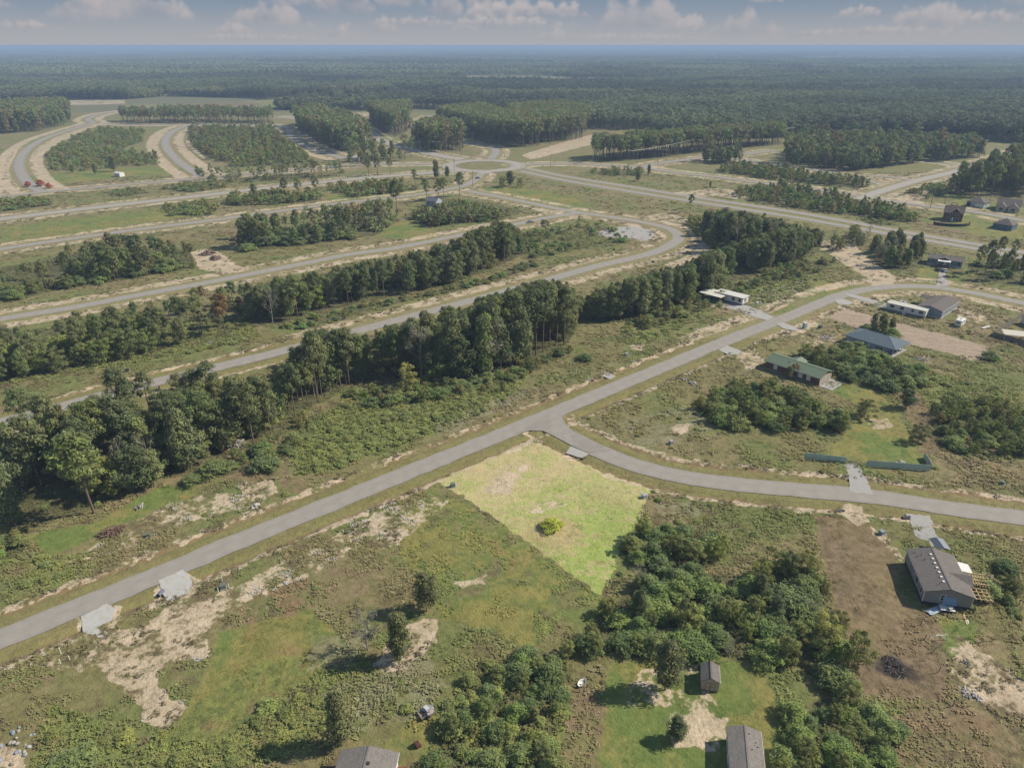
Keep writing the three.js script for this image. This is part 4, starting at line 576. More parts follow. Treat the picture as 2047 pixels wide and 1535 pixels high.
function gableRoof(L, W, y1, rise, over, t = .14) {
  const e = over, drop = rise / (W / 2) * e, a = L / 2 + e, w = W / 2 + e, y = y1 + t, R = y1 + rise + t;
  return [slab([V(-a, R, 0), V(-a, y - drop, w), V(a, y - drop, w), V(a, R, 0)], t), slab([V(a, R, -.004), V(a, y - drop, -w), V(-a, y - drop, -w), V(-a, R, -.004)], t)];
}
function onFace(o, L, W, face, t, y, out = .02) { // t metres along the face from its left end as seen from outside
  if (face === 'L') { o.position.set(L / 2 - t, y, -W / 2 - out); o.rotation.y = Math.PI; } if (face === 'R') { o.position.set(-L / 2 + t, y, W / 2 + out); o.rotation.y = 0; }
  if (face === 'A') { o.position.set(-L / 2 - out, y, -W / 2 + t); o.rotation.y = -Math.PI / 2; } if (face === 'B') { o.position.set(L / 2 + out, y, W / 2 - t); o.rotation.y = Math.PI / 2; }
}
function windowOn(g, L, W, face, t, y, w = 1, h = 1.2, fm = trimMat, pm = glassMat) {
  const k = .09, o = part(g, 'window', [box(w + 2 * k, k, .07, 0, h / 2 + k / 2), box(w + 2 * k, k, .09, 0, -h / 2 - k / 2), box(k, h, .07, -w / 2 - k / 2), box(k, h, .07, w / 2 + k / 2), box(w, .04, .05, 0, 0)], fm); onFace(o, L, W, face, t, y, .035);
  part(o, 'pane', box(w, h, .02), pm); return o;
}
function doorOn(g, L, W, face, t, y0, w = .95, h = 2.05, m = whiteMat, fm = trimMat) { const o = part(g, 'door', box(w, h, .05), m); onFace(o, L, W, face, t, y0 + h / 2, .03); part(o, 'door_frame', [box(.09, h + .09, .07, -w / 2 - .045, .045), box(.09, h + .09, .07, w / 2 + .045, .045), box(w, .09, .07, 0, h / 2 + .045)], fm); part(o, 'handle', rod(V(w * .36, 0, .03), V(w * .36, .02, .08), .03), metalMat); return o; }
function vents(g, n, fx, y, z, m = metalMat) { for (let i = 0; i < n; i++) { const o = part(g, 'roof_vent', [new THREE.CylinderGeometry(.1, .1, .3, 8), new THREE.ConeGeometry(.24, .14, 8).translate(0, .2, 0)], m); o.position.set(fx(i), y, z); } }
function house(label, category, f, { floor = .3, wallH = 2.6, rise = 1.1, over = .35, wall, roof, skirt, windows = [], doors = [], name = 'house' }) {
  const g = thing(name, label, category, f.at, f.turn), { L, W } = f, y1 = floor + wallH;
  if (floor > .05) part(g, 'skirting', box(L - .1, floor, W - .1, 0, floor / 2 - .02, 0), skirt ?? blockMat);
  part(g, 'wall', gableWalls(L, W, floor, y1, rise), wall); part(g, 'roof', gableRoof(L, W, y1, rise, over), roof);
  part(g, 'ridge_cap', box(L + 2 * over, .05, .26, 0, y1 + rise + .155, 0), roof);
  for (const s of [-1, 1]) part(g, 'fascia', box(L + 2 * over, .16, .04, 0, y1 + .02 - rise / (W / 2) * over, s * (W / 2 + over + .025)), trimMat);
  for (const [face, t, y, w, h, pm] of windows) windowOn(g, L, W, face, t, floor + y, w, h, trimMat, pm); for (const [face, t, w, m] of doors) doorOn(g, L, W, face, t, floor, w, 2.05, m);
  return g;
}
function hipRoof(L, W, y, rise, over, t = .14) {
  const a = L / 2 + over, w = W / 2 + over, r = Math.max(.2, L / 2 - W / 2), yy = y + t, R = y + rise + t, e = .003;
  return [slab([V(-r, R, 0), V(-a, yy, w), V(a, yy, w), V(r, R, 0)], t), slab([V(r, R, -e), V(a, yy, -w), V(-a, yy, -w), V(-r, R, -e)], t), slab([V(-r - e, R, 0), V(-a - e, yy, -w), V(-a - e, yy, w)], t), slab([V(r + e, R, 0), V(a + e, yy, w), V(a + e, yy, -w)], t)];
}

// ---- the large grey house at the right, raised on blocks, with porch gable, deck frame and clutter
{
  const f = frame([1842, 1207], [1810, 1129], 8.7, 1, 12.8), g = house('large taupe house with dark brown shingle roof and unfinished deck at the right edge', 'house', f, { floor: .75, wallH: 2.55, rise: 1.25, over: .22, wall: WALL.taupe, roof: ROOF.brown, skirt: darkMat,
    windows: [['A', 3.4, 1.55, .75, 1.25], ['L', 2.2, 1.45, .9, 1.3], ['L', 5.8, 1.6, .8, .8], ['L', 8.2, 1.45, 1.7, 1.3], ['L', 11.2, 1.45, .9, 1.3], ['R', 2, 1.4, 1, 1.2], ['R', 11, 1.4, 1, 1.2], ['B', 4.2, 1.5, 1, 1.2]], doors: [['R', 6.6, .95, M(.3, .08, .06)]] });
  const { L, W } = f, y1 = 3.3;
  for (const [x, z] of [[-L / 2, -W / 2], [-L / 2, W / 2], [L / 2, -W / 2], [L / 2, W / 2]]) part(g, 'corner_trim', box(.12, 2.55, .12, x, 2.03, z), trimMat);
  for (let i = 0; i < 7; i++) { const o = part(g, 'roof_vent', [box(.34, .14, .34, 0, .1, 0), box(.42, .05, .42, 0, .2, 0)], whiteMat); o.position.set(-L / 2 + 2.2 + i * 1.42, y1 + 1.25 * .84, -.72); }
  for (const [x, z] of [[4.3, -2.4], [3.8, -3.3], [5.2, -3.4], [2.7, -2.2], [-4.9, -1.6]]) { const o = part(g, 'vent_pipe', rod(V(0, -.1, 0), V(0, .38, 0), .07), darkMat); o.position.set(x, y1 + 1.25 * (1 - Math.abs(z) / (W / 2)) + .12, z); }
  // cross gable over the porch
  const pr = new THREE.Group(); const PL = 4.6, gz = W / 2 + 1.1, gy = y1 + .02;
  part(g, 'porch_gable', [slab([V(-.9, gy + 1.05, .8), V(-.9 - 2.1, gy + .1, 2.2 + W / 2 * .02), V(-.9 - 2.1, gy - .15, gz), V(-.9, gy + 1.0, gz)], .12), slab([V(-.9 + .004, gy + 1.0, gz), V(1.2, gy - .15, gz), V(1.2, gy + .1, 2.2), V(-.9 + .004, gy + 1.05, .8)], .12)], ROOF.brown);
  for (const x of [-2.8, 1.0]) part(g, 'porch_post', box(.14, 2.6, .14, x, 1.95, gz - .2), lumberMat);
  for (let i = 0; i < 6; i++) part(g, 'joist', box(3.6, .2, .11, -.5, 3.15 - i * .03, W / 2 + 1.5 + i * .5), lumberMat);
  for (let i = 0; i < 4; i++) part(g, 'rafter', box(.12, .2, 3.1, -1.9 + i * 1.05, 3.3, W / 2 + 2.6), lumberMat);
  for (let i = 0; i < 4; i++) part(g, 'rafter', box(3.6, .2, .12, -4.6, 2.9 - i * .05, W / 2 + .5 + i * .95), lumberMat);
  for (let i = 0; i < 4; i++) part(g, 'joist', box(.11, .16, 3.3, -6.2 + i * 1.05, 3.02, W / 2 + 1.9), lumberMat);
  for (const [x, z] of [[-6.2, 3.2], [-2.9, 3.3], [1.4, 4.1], [-2.6, 4.1]]) part(g, 'deck_post', box(.12, 3, .12, x, 1.45, W / 2 + z), lumberMat);
  part(g, 'deck', box(5, .12, 3, -.6, .7, W / 2 + 1.7), lumberMat);
  const aw = part(g, 'patio_roof', slab([V(2.0, 3.12, W / 2 + .1), V(2.0, 2.72, W / 2 + 2.6), V(5.0, 2.72, W / 2 + 2.6), V(5.0, 3.12, W / 2 + .1)], .07), ribbed(.62, .63, .64, .3)); for (const x of [2.2, 4.8]) part(g, 'patio_post', rod(V(x, 0, W / 2 + 2.5), V(x, 2.7, W / 2 + 2.5), .05), metalMat);
  part(g, 'back_landing', box(1.6, .1, 2.6, -L / 2 - 1.0, .72, -.1), whiteMat); part(g, 'back_tarp', slab([V(-L / 2 - .04, 2.6, -.9), V(-L / 2 - .6, 1.1, -1.0), V(-L / 2 - .6, 1.1, 1.6), V(-L / 2 - .04, 2.6, 1.5)], .03), tarpMat);
  for (const z of [-1.2, 1]) part(g, 'landing_post', box(.1, .7, .1, -L / 2 - 1.6, .35, z), lumberMat);
  const c = thing('carport', 'blue grey open carport behind the large taupe house', 'carport', S(1876, 1102), f.turn + .15); part(c, 'roof', slab([V(-1.8, 2.3, 0), V(-1.8, 1.9, 1.5), V(2, 1.9, 1.5), V(2, 2.3, 0)], .06), ribbed(.22, .25, .29)); part(c, 'roof', slab([V(2, 2.29, -.01), V(2, 1.9, -1.5), V(-1.8, 1.9, -1.5), V(-1.8, 2.29, -.01)], .06), ribbed(.07, .09, .12)); for (const [x, z] of [[-1.7, -1.4], [-1.7, 1.4], [1.9, -1.4], [1.9, 1.4]]) part(c, 'post', rod(V(x, 0, z), V(x, 1.92, z), .05), metalMat);
}
// ---- shed, small house, house at the bottom edge
{
  const f = frame([1401, 1379], [1400, 1345], 2.9, 1, 3.7), g = house('tan storage shed with brown framed double doors on the sandy yard', 'shed', f, { name: 'shed', floor: .15, wallH: 2.1, rise: .8, over: .12, wall: WALL.tan, roof: ROOF.brown, skirt: darkMat });
  for (const t of [1.02, 1.88]) { const o = part(g, 'door', box(.82, 1.7, .05), M(.4, .34, .27)); onFace(o, f.L, f.W, 'A', t, 1.05, .03); const b = .075; part(o, 'door_trim', [box(.82, b, .03, 0, .81, .04), box(.82, b, .03, 0, -.81, .04), box(b, 1.55, .03, -.37, 0, .04), box(b, 1.55, .03, .37, 0, .04), box(.67, b, .03, 0, .05, .04)], M(.24, .12, .055)); }
  const f2 = frame([1458, 1590], [1451, 1478], 4.9, 1, -13.5), h = house('small grey shingled mobile home at the bottom edge beside the pale sand', 'mobile home', f2, { name: 'mobile_home', floor: .5, wallH: 2.35, rise: .75, over: .12, wall: WALL.palegrey, roof: ROOF.grey, windows: [['L', 2.2, 1.4, .9, 1], ['L', 6.2, 1.4, .9, 1], ['B', 2.4, 1.4, .9, 1]], doors: [['L', 4.1]] });
  for (const [x, z] of [[5.6, .7], [4.4, 1.6], [3.7, 1.8], [2.9, .9]]) { const o = part(h, 'vent_pipe', rod(V(0, -.1, 0), V(0, .34, 0), .08), metalMat); o.position.set(x, 2.85 + .75 * (1 - Math.abs(z) / 2.45) + .12, z); }
  part(h, 'step', [box(.9, .22, .5, .6, .11, -2.75), box(.9, .4, .35, .6, .2, -2.62)], oldWoodMat);
  const f3 = frame([664, 1610], [688, 1528], 8.4, 1, -12), k = house('grey shingle roofed house cut off by the bottom edge', 'house', f3, { floor: .3, wallH: 2.6, rise: 1.15, over: .3, wall: WALL.white, roof: ROOF.grey, windows: [['R', 9.5, 1.4, 1, 1.2], ['B', 3, 1.4, 1, 1.2]] });
  const o = part(k, 'roof_vent', [box(.4, .25, .4), box(.5, .06, .5, 0, .16, 0)], darkMat); o.position.set(3.4, 4.05, .5); part(k, 'side_porch', [box(2.2, .15, 1.6, 4.5, .55, 4.95), box(2.2, .8, .06, 4.5, 1.0, 5.75)], M(.2, .05, .05));
}
// ---- green roof brick house, blue hip roof house
{
  const f = frame([1637, 772], [1530, 736], 8.2, 1), green = ribbed(.125, .17, .115, .5, .6), g = house('long brick house with a green metal roof on the right side lots', 'house', f, { floor: .3, wallH: 2.6, rise: 1.35, over: .4, wall: brickMat, roof: green, windows: [['L', 3.6, 1.35, 1.2, 1.5, whiteMat], ['L', 11, 1.35, 1.2, 1.4], ['L', f.L - 6.6, 1.35, 1.2, 1.5, whiteMat], ['L', f.L - 3.8, 1.35, 1.2, 1.5, whiteMat]], doors: [['A', 4.1, 1, trimMat]] });
  part(g, 'gable_siding', box(.05, 2.6, f.W - .05, -f.L / 2 - .03, 1.6, 0), WALL.tan); part(g, 'back_gable', gableRoof(3.6, 4.6, 2.95, .9, .2).map((q) => q.rotateY(Math.PI / 2).translate(f.L / 2 - 7.5, .0, f.W / 2 - .6)), green);
  part(g, 'patio', box(4.5, .12, f.W, -f.L / 2 - 2.2, .06, 0), concreteMat); vents(g, 2, (i) => f.L / 2 - 7 - i * 2.5, 3.9, -1.6, darkMat);
  const f2 = frame([1785, 714], [1690, 685], 10.5, 1), h = thing('house', 'long pale blue house with dark hip roof and open corner porch', 'house', f2.at, f2.turn), { L, W } = f2; const hw = L - 3.4;
  part(h, 'slab', box(L + .6, .2, W + .4, 0, .08, 0), concreteMat); part(h, 'wall', box(hw, 2.75, W, 1.7, 1.55, 0), WALL.lightblue); part(h, 'roof', hipRoof(L + .4, W, 2.9, 2.3, .55), ROOF.blue);
  part(h, 'ridge_cap', [rod(V(-(L - W) / 2 - .2, 5.36, 0), V((L - W) / 2 + .2, 5.36, 0), .09, .09, 4)], ROOF.slate); for (const s of [-1, 1]) for (const e of [-1, 1]) part(h, 'hip_cap', rod(V(e * ((L - W) / 2 + .2), 5.33, 0), V(e * (L / 2 + .7), 3.06, s * (W / 2 + .5)), .09, .09, 4), M(.2, .22, .25));
  for (const z of [-W / 2 + .2, -1.6, 1.6, W / 2 - .2]) part(h, 'porch_post', box(.18, 2.7, .18, -L / 2 + .3, 1.5, z), whiteMat);
  for (const t of [4.6, 8.4, 11.6, L - 5.4, L - 2]) windowOn(h, hw, W, 'L', Math.min(t, hw - 1), 1.8, .95, 1.1).position.x += 1.7; doorOn(h, hw, W, 'L', hw - 5.6, .2).position.x += 1.7;
}
// ---- white trailer with carport; white mobile home; grey blue double-wide; camper
{
  const f = frame([1484, 611], [1440, 600], 5, 1, 13), roofM = M(.56, .56, .53, { roughness: .5 }), g = thing('mobile_home', 'white flat roofed trailer home with dark trim beside the dark wood', 'mobile home', f.at, f.turn), { L, W } = f;
  part(g, 'skirting', box(L - .4, .6, W - .4, 0, .3, 0), darkMat); part(g, 'wall', box(L, 2.6, W, 0, 1.85, 0), WALL.white); part(g, 'roof', box(L + .7, .16, W + .7, 0, 3.29, 0), roofM); part(g, 'fascia', [box(L + .74, .26, .05, 0, 3.16, -W / 2 - .37), box(L + .74, .26, .05, 0, 3.16, W / 2 + .37)], M(.2, .12, .11));
  for (const [fc, t, w] of [['L', 8.6, 1], ['L', 11.6, 1], ['A', 2, .7]]) windowOn(g, L, W, fc, t, 2, w, 1.2, darkMat); doorOn(g, L, W, 'A', 3.8, .6, .8);
  const c = thing('carport', 'pale flat carport roof joined to the white trailer home', 'carport', S(1428, 598), f.turn), CL = 10.5, CW = 8.6; part(c, 'roof', box(CL, .14, CW, 0, 2.9, 0, 0, 0, .02), roofM); part(c, 'fascia', [box(CL, .24, .05, 0, 2.82, -CW / 2 - .03), box(.05, .24, CW, -CL / 2 - .03, 2.72, 0)], M(.24, .15, .13));
  for (const x of [-4.8, 0, 4.8]) for (const z of [-4, 4]) part(c, 'post', rod(V(x, 0, z), V(x, 2.85, z), .06), whiteMat); part(c, 'floor_slab', box(CL - .6, .14, CW - .6, 0, .22, 0), concreteMat);
  const f2 = frame([1849, 637], [1771, 619], 4.4, 1), w = house('long white mobile home with four dark windows and a pale roof', 'mobile home', f2, { name: 'mobile_home', floor: .7, wallH: 2.4, rise: .35, over: .12, wall: WALL.white, roof: M(.58, .57, .5, { roughness: .6 }), skirt: M(.22, .2, .19), windows: [['L', f2.L - 1.8, 1.45, 1.6, 1.2], ['L', f2.L - 5, 1.5, 1.1, 1], ['L', f2.L - 9, 1.45, 1.7, 1.2], ['L', f2.L - 13, 1.45, 1.7, 1.2], ['A', 2.6, 1.5, .9, .9]], doors: [['L', 7.4]] });
  part(w, 'step', [box(1.2, .6, 1.1, f2.L / 2 - 7.4, .3, -2.8), box(.06, .9, 1, f2.L / 2 - 6.8, 1, -2.8), box(.06, .9, 1, f2.L / 2 - 8, 1, -2.8)], whiteMat);
  const f3 = frame([1881, 638], [1846, 627], 9, 1, 10), f3b = frame([1881, 638], [1914, 616], 9.5, -1), h = house('blue grey house with brown shingle roof next to the white mobile home', 'house', f3b, { floor: .6, wallH: 2.6, rise: 1.2, over: .3, wall: WALL.steel, roof: ROOF.far, skirt: M(.5, .5, .5), windows: [['R', 5.6, 1.4, 1, 1.3], ['R', 9, 1.4, 1, 1.3]] });
  part(h, 'porch_roof', gableRoof(4, 4.6, 2.9, .7, .2).map((q) => q.rotateY(Math.PI / 2).translate(f3b.L / 2 - 4, .3, -f3b.W / 2 - 1.6)), ROOF.far); for (const x of [1, 4]) part(h, 'porch_post', box(.14, 2.9, .14, f3b.L / 2 - x - 1.4, 1.5, -f3b.W / 2 - 3.4), whiteMat);
  const r = thing('camper', 'small white camper trailer parked in the weeds below the blue grey house', 'camper', S(1919, 650), .75), bs = new THREE.Shape(); bs.moveTo(-2.6, .5); bs.lineTo(2.3, .5); bs.quadraticCurveTo(2.75, 1.1, 2.5, 1.9); bs.quadraticCurveTo(2.3, 2.6, 1.8, 2.65); bs.lineTo(-2.3, 2.65); bs.quadraticCurveTo(-2.7, 2.6, -2.7, 2.1); bs.closePath();
  part(r, 'body', metricUV(new THREE.ExtrudeGeometry(bs, { depth: 2.2, bevelEnabled: true, bevelSize: .08, bevelThickness: .08, bevelSegments: 2 }).translate(0, 0, -1.1)), whiteMat); for (const s of [-1, 1]) { part(r, 'window', [box(1.1, .6, .04, .6, 1.75, s * 1.2), box(.7, .6, .04, -1.4, 1.75, s * 1.2)], glassMat); part(r, 'wheel', new THREE.CylinderGeometry(.34, .34, .2, 14).rotateX(Math.PI / 2).translate(-.3, .34, s * .95), rubberMat); }
  part(r, 'roof_unit', box(.8, .25, .7, -.2, 2.86, 0), M(.4, .4, .4)); part(r, 'tow_bar', rod(V(2.5, .5, 0), V(3.7, .5, 0), .05), darkMat); part(r, 'rear_window', box(.04, .55, 1.4, -2.78, 1.75, 0), glassMat);
}
// ---- blue house with portico, far houses
{
  const f = frame([1922, 537], [1853, 528], 8.5, 1), g = house('blue double-wide house with white portico and two parked cars before it', 'house', f, { floor: .7, wallH: 2.7, rise: 1.2, over: .3, wall: WALL.blue, roof: ROOF.far, skirt: M(.5, .5, .48), windows: [2.4, 5.2, 8, 17.5, 20.5].map((t) => ['L', Math.min(t, f.L - 1.4), 1.45, 1.1, 1.4]), doors: [['L', f.L * .52, 1.1]] });
  part(g, 'portico_roof', slab([V(-2.6, 3.35, -f.W / 2), V(3, 3.35, -f.W / 2), V(3, 3.05, -f.W / 2 - 2.8), V(-2.6, 3.05, -f.W / 2 - 2.8)], .12), whiteMat); for (const x of [-2.4, .2, 2.8]) part(g, 'portico_post', box(.16, 3, .16, x, 1.55, -f.W / 2 - 2.6), whiteMat); part(g, 'portico_floor', box(5.8, .6, 2.8, .2, .35, -f.W / 2 - 1.4), M(.09, .05, .05));
  part(g, 'gable_dormer', gableRoof(3, 4.4, 3.55, .8, .15).map((q) => q.rotateY(Math.PI / 2).translate(.2, 0, -f.W / 2 + 1.2)), ROOF.far);
  const f2 = frame([1923, 444], [1884, 440], 10, 1), b = house('two storey red brick house with a curved dark fence in front', 'house', f2, { floor: .2, wallH: 5.2, rise: 3.2, over: .35, wall: brickMat, roof: ROOF.far2, windows: [['L', 3, 1.4, 1.4, 1.4], ['L', 8, 1.4, 1.4, 1.4], ['L', f2.L - 3, 1.4, 1.4, 1.4], ['L', f2.L - 3.2, 4.1, 1.6, 1.2], ['L', 4, 4.1, 1.4, 1.1]], doors: [['L', f2.L / 2]] });
  part(b, 'gable_dormer', gableRoof(6, 5, 5.4, 2.4, .2).map((q) => q.rotateY(Math.PI / 2).translate(-f2.L / 2 + 4, 0, -f2.W / 2 + 2)), ROOF.far2); part(b, 'chimney', box(.8, 9.6, .8, f2.L / 2 - 3, 4.8, 1), M(.5, .4, .36));
  const fc = thing('fence', 'curved dark fence around the yard of the red brick house', 'fence', S(1902, 448), 0), wallPts = []; for (let i = 0; i <= 24; i++) { const a = Math.PI * (1 + i / 24); wallPts.push(V(Math.cos(a) * 11, 0, -Math.sin(a) * 7)); }
  for (let i = 0; i < 24; i++) { const p = wallPts[i], q = wallPts[i + 1], l = p.distanceTo(q); part(fc, 'panel', box(l - .02, 1.7, .06, (p.x + q.x) / 2, .86, (p.z + q.z) / 2, Math.atan2(-(q.z - p.z), q.x - p.x)), M(.035, .04, .045)); if (i % 4 === 0) part(fc, 'post', rod(V(p.x, 0, p.z), V(p.x, 1.95, p.z), .07), darkMat); }
  const f3 = frame([1966, 416], [1932, 411], 10.5, 1), c = thing('house', 'brown roofed house with white garage front beside the far road', 'house', f3.at, f3.turn); part(c, 'wall', box(f3.L, 3, f3.W, 0, 1.5, 0), WALL.palegrey); part(c, 'roof', hipRoof(f3.L, f3.W, 3, 3, .5), ROOF.far); part(c, 'garage_door', box(4.8, 2.3, .06, -2.6, 1.2, -f3.W / 2 - .04), whiteMat); part(c, 'entry', box(2.4, 2.6, .06, 4, 1.4, -f3.W / 2 - .04), darkMat); windowOn(c, f3.L, f3.W, 'A', 4, 1.6, 1.4, 1.2);
  const f4 = frame([2038, 424], [1990, 419], 13, 1), d = house('cream house with two front gables and dark roof at the far right edge', 'house', f4, { floor: .2, wallH: 3, rise: 3.6, over: .4, wall: WALL.cream, roof: ROOF.far, windows: [['A', 5, 1.6, 1.4, 1.4], ['A', 9, 1.6, 1.4, 1.4]] });
  for (const x of [-f4.L / 2 + 3.4, f4.L / 2 - 3.6]) { part(d, 'front_wing', gableWalls(5, 5.6, 0, 3, 2.2).rotateY(Math.PI / 2).translate(-x, 0, -f4.W / 2 - 1.6), WALL.cream); part(d, 'front_gable', gableRoof(7, 5.6, 3, 2.2, .25).map((q) => q.rotateY(Math.PI / 2).translate(-x, 0, -f4.W / 2 - .9)), ROOF.far); part(d, 'front_window', box(2.2, 1.5, .06, -x, 1.6, -f4.W / 2 - 4.16), glassMat); }
  const f5 = frame([2022, 462], [1984, 456], 10, 1), e = thing('house', 'navy blue house with brown hip roof below the far road', 'house', f5.at, f5.turn); part(e, 'wall', box(f5.L, 3, f5.W, 0, 1.5, 0), WALL.navy); part(e, 'roof', hipRoof(f5.L, f5.W, 3, 3, .45), ROOF.far); for (const [t, w] of [[4, 1.8], [9, 1.6], [12, 1]]) windowOn(e, f5.L, f5.W, 'L', Math.min(t, f5.L - 1.2), 1.6, w, 1.3);
  const f6 = frame([239, 354], [228, 353], 5, 1), s = house('small white metal building alone on the mown field at the upper left', 'outbuilding', f6, { name: 'outbuilding', floor: .1, wallH: 2.8, rise: .9, over: .1, wall: WALL.white, roof: M(.6, .62, .64, { roughness: .5 }), doors: [['L', f6.L / 2, 2.2, M(.4, .42, .44)]] });
  const f7 = frame([872, 417], [852, 415], 8, 1), t7 = house('pale blue house half hidden in the thicket behind the mown field', 'house', f7, { floor: .2, wallH: 4.6, rise: 2.0, over: .3, wall: WALL.lightblue, roof: ROOF.slate, windows: [['L', 2, 3.2, 1, 1.1], ['L', 5, 3.2, 1, 1.1]] });
  const f8 = frame([712, 324], [695, 323], 9, 1); house('small pale house among the trees left of the roundabout', 'house', f8, { floor: .2, wallH: 3, rise: 1.8, over: .3, wall: WALL.cream, roof: M(.5, .5, .5), windows: [['L', 3, 1.6, 1, 1]] });
}
// ---- timber yard at the right edge
{
  const P = [[2160, 740], [2048, 690], [1984, 672], [2047, 632], [2120, 600]].map((p) => S(...p)), g = thing('fence', 'grey board fence enclosing the white roofed yard at the right edge', 'fence', P[2]), board = M(.17, .155, .145), boards = [box(.19, 1.9, .025), box(.19, 1.84, .025), box(.19, 1.94, .025)], tone = [M(.19, .175, .165), M(.15, .14, .13), M(.17, .15, .135)];
  let n = 0; for (let i = 0; i < 4; i++) { const a = [P[i][0] - P[2][0], P[i][1] - P[2][1]], b = [P[i + 1][0] - P[2][0], P[i + 1][1] - P[2][1]], l = Math.hypot(b[0] - a[0], b[1] - a[1]), ry = Math.atan2(b[1] - a[1], b[0] - a[0]); for (let s = .1; s < l; s += .4) { const o = part(g, 'board', boards[n % 3], tone[(n * 7 + (n >> 2)) % 3]); o.position.set(lerp(a[0], b[0], s / l), .95, -lerp(a[1], b[1], s / l)); o.rotation.y = ry; o.scale.x = 2; n++; } part(g, 'rail', [box(l, .1, .05, 0, .5, -.05), box(l, .1, .05, 0, 1.5, -.05)].map((q) => q.rotateY(ry).translate((a[0] + b[0]) / 2, 0, -(a[1] + b[1]) / 2)), board); }
  const c = thing('patio_cover', 'white flat patio cover inside the board fence at the right edge', 'patio cover', S(2030, 678), -.35); part(c, 'roof', box(9, .12, 5.5, 0, 2.4, 0, 0, .04), ribbed(.55, .53, .45, .8)); for (const x of [-4.2, 0, 4.2]) for (const z of [-2.5, 2.5]) part(c, 'post', box(.12, 2.35, .12, x, 1.18, z), whiteMat);
  const h = house('white sided house with rust brown roof edge cut off at the right edge', 'house', frame([2095, 668], [2044, 648], 8, 1, 12), { floor: .5, wallH: 2.7, rise: 1.3, over: .3, wall: WALL.white, roof: ROOF.far2 });
}
// ---- green sheet fence and gate of the mown lot
{
  const top_ = (a, b, label) => {
    const A = S(...a), B = S(...b), l = Math.hypot(B[0] - A[0], B[1] - A[1]), ry = Math.atan2(B[1] - A[1], B[0] - A[0]), g = thing('fence', label, 'fence', A, ry), n = Math.round(l / 1.05), w = l / n, greens = [ribbed(.42, .52, .45, .2, .8), ribbed(.435, .535, .465, .2, .8), ribbed(.405, .505, .435, .2, .8)], geo = box(w - .02, 1.75, .03);
    for (let i = 0; i < n; i++) { const o = part(g, 'panel', geo, greens[(i * 5 + (i >> 1)) % 3]); o.position.set((i + .5) * w, .95, (i % 2) * .012); } for (let i = 0; i <= n; i += 2) part(g, 'post', rod(V(i * w, 0, -.07), V(i * w, 1.86, -.07), .045), gateMat); part(g, 'top_rail', box(l, .07, .05, l / 2, 1.86, 0), greens[2]); return g;
  };
  top_([1608, 917], [1691, 926], 'left length of green sheet metal fence before the mown lot'); top_([1733, 932], [1859, 942], 'longer right length of green sheet metal fence before the mown lot'); top_([1861, 940], [1847, 916], 'short green fence return at the right corner of the mown lot');
  const A = S(1692, 926), B = S(1732, 932), l = Math.hypot(B[0] - A[0], B[1] - A[1]), g = thing('gate', 'thin grey tube gate closing the gap in the green fence', 'gate', A, Math.atan2(B[1] - A[1], B[0] - A[0])); for (let i = 0; i < 5; i++) part(g, 'bar', rod(V(0, .35 + i * .28, 0), V(l, .35 + i * .28, 0), .02), gateMat); for (const x of [0, l / 2, l]) part(g, 'upright', rod(V(x, .3, 0), V(x, 1.5, 0), .025), gateMat);
}
// ---------------------------------------------------------------- vehicles
function car(label, category, at, turn, paint, pickup = false) {
  const g = thing(pickup ? 'pickup_truck' : 'car', label, category, at, turn), s = new THREE.Shape(), k = .08;
  s.moveTo(-2.2, .35); s.lineTo(2.2, .35); s.quadraticCurveTo(2.32, .7, 2.15, .82); s.lineTo(1.0, .95); s.lineTo(-2.1, .98); s.quadraticCurveTo(-2.3, .8, -2.2, .35);
  const c = new THREE.Shape(); if (pickup) { c.moveTo(.95, .95); c.lineTo(.45, 1.55); c.lineTo(-.6, 1.58); c.lineTo(-.75, .96); } else { c.moveTo(1.0, .94); c.lineTo(.25, 1.42); c.lineTo(-1.2, 1.44); c.lineTo(-1.95, .97); } c.closePath();
  part(g, 'body', metricUV(new THREE.ExtrudeGeometry(s, { depth: 1.6, bevelEnabled: true, bevelSize: k, bevelThickness: k, bevelSegments: 2 }).translate(0, 0, -.8)), paint); part(g, 'window', metricUV(new THREE.ExtrudeGeometry(c, { depth: 1.36, bevelEnabled: true, bevelSize: .03, bevelThickness: .06, bevelSegments: 2 }).translate(0, 0, -.68)), glassMat);
  part(g, 'roof', box(pickup ? 1.0 : 1.4, .05, 1.36, pickup ? -.08 : -.47, pickup ? 1.6 : 1.47, 0), paint); for (const x of [-1.35, 1.35]) for (const z of [-.82, .82]) part(part(g, 'wheel', new THREE.CylinderGeometry(.33, .33, .22, 14).rotateX(Math.PI / 2).translate(x, .33, z), rubberMat), 'rim', new THREE.CylinderGeometry(.19, .19, .24, 10).rotateX(Math.PI / 2).translate(x, .33, z), metalMat);
  for (const z of [-.6, .6]) part(g, 'headlight', box(.06, .14, .34, 2.27, .68, z), whiteMat); return g;
}
const paint = (r, g, b) => new THREE.MeshPhysicalMaterial({ color: lin(r, g, b), roughness: .4, clearcoat: .8, clearcoatRoughness: .1 });
car('dark car parked left of the white one before the blue house', 'car', S(1877, 541), 1.45, paint(.06, .065, .07)); car('white car parked right of the dark one before the blue house', 'car', S(1889, 543), 1.35, paint(.6, .6, .6)); car('pale blue car behind the white mobile home', 'car', S(1803, 608), .3, paint(.4, .5, .58));
car('white pickup on the verge of the third road beyond the tree strip', 'pickup', S(944, 468), .3, paint(.62, .62, .62), true); car('dark car driving on the far bend right of the middle island', 'car', S(636, 301), -.5, paint(.03, .035, .05)); car('dark car on the slip road below the roundabout', 'car', S(955, 357), .9, paint(.04, .04, .05)); car('grey car on the road by the round bend', 'car', S(1061, 445), .25, paint(.35, .36, .36));
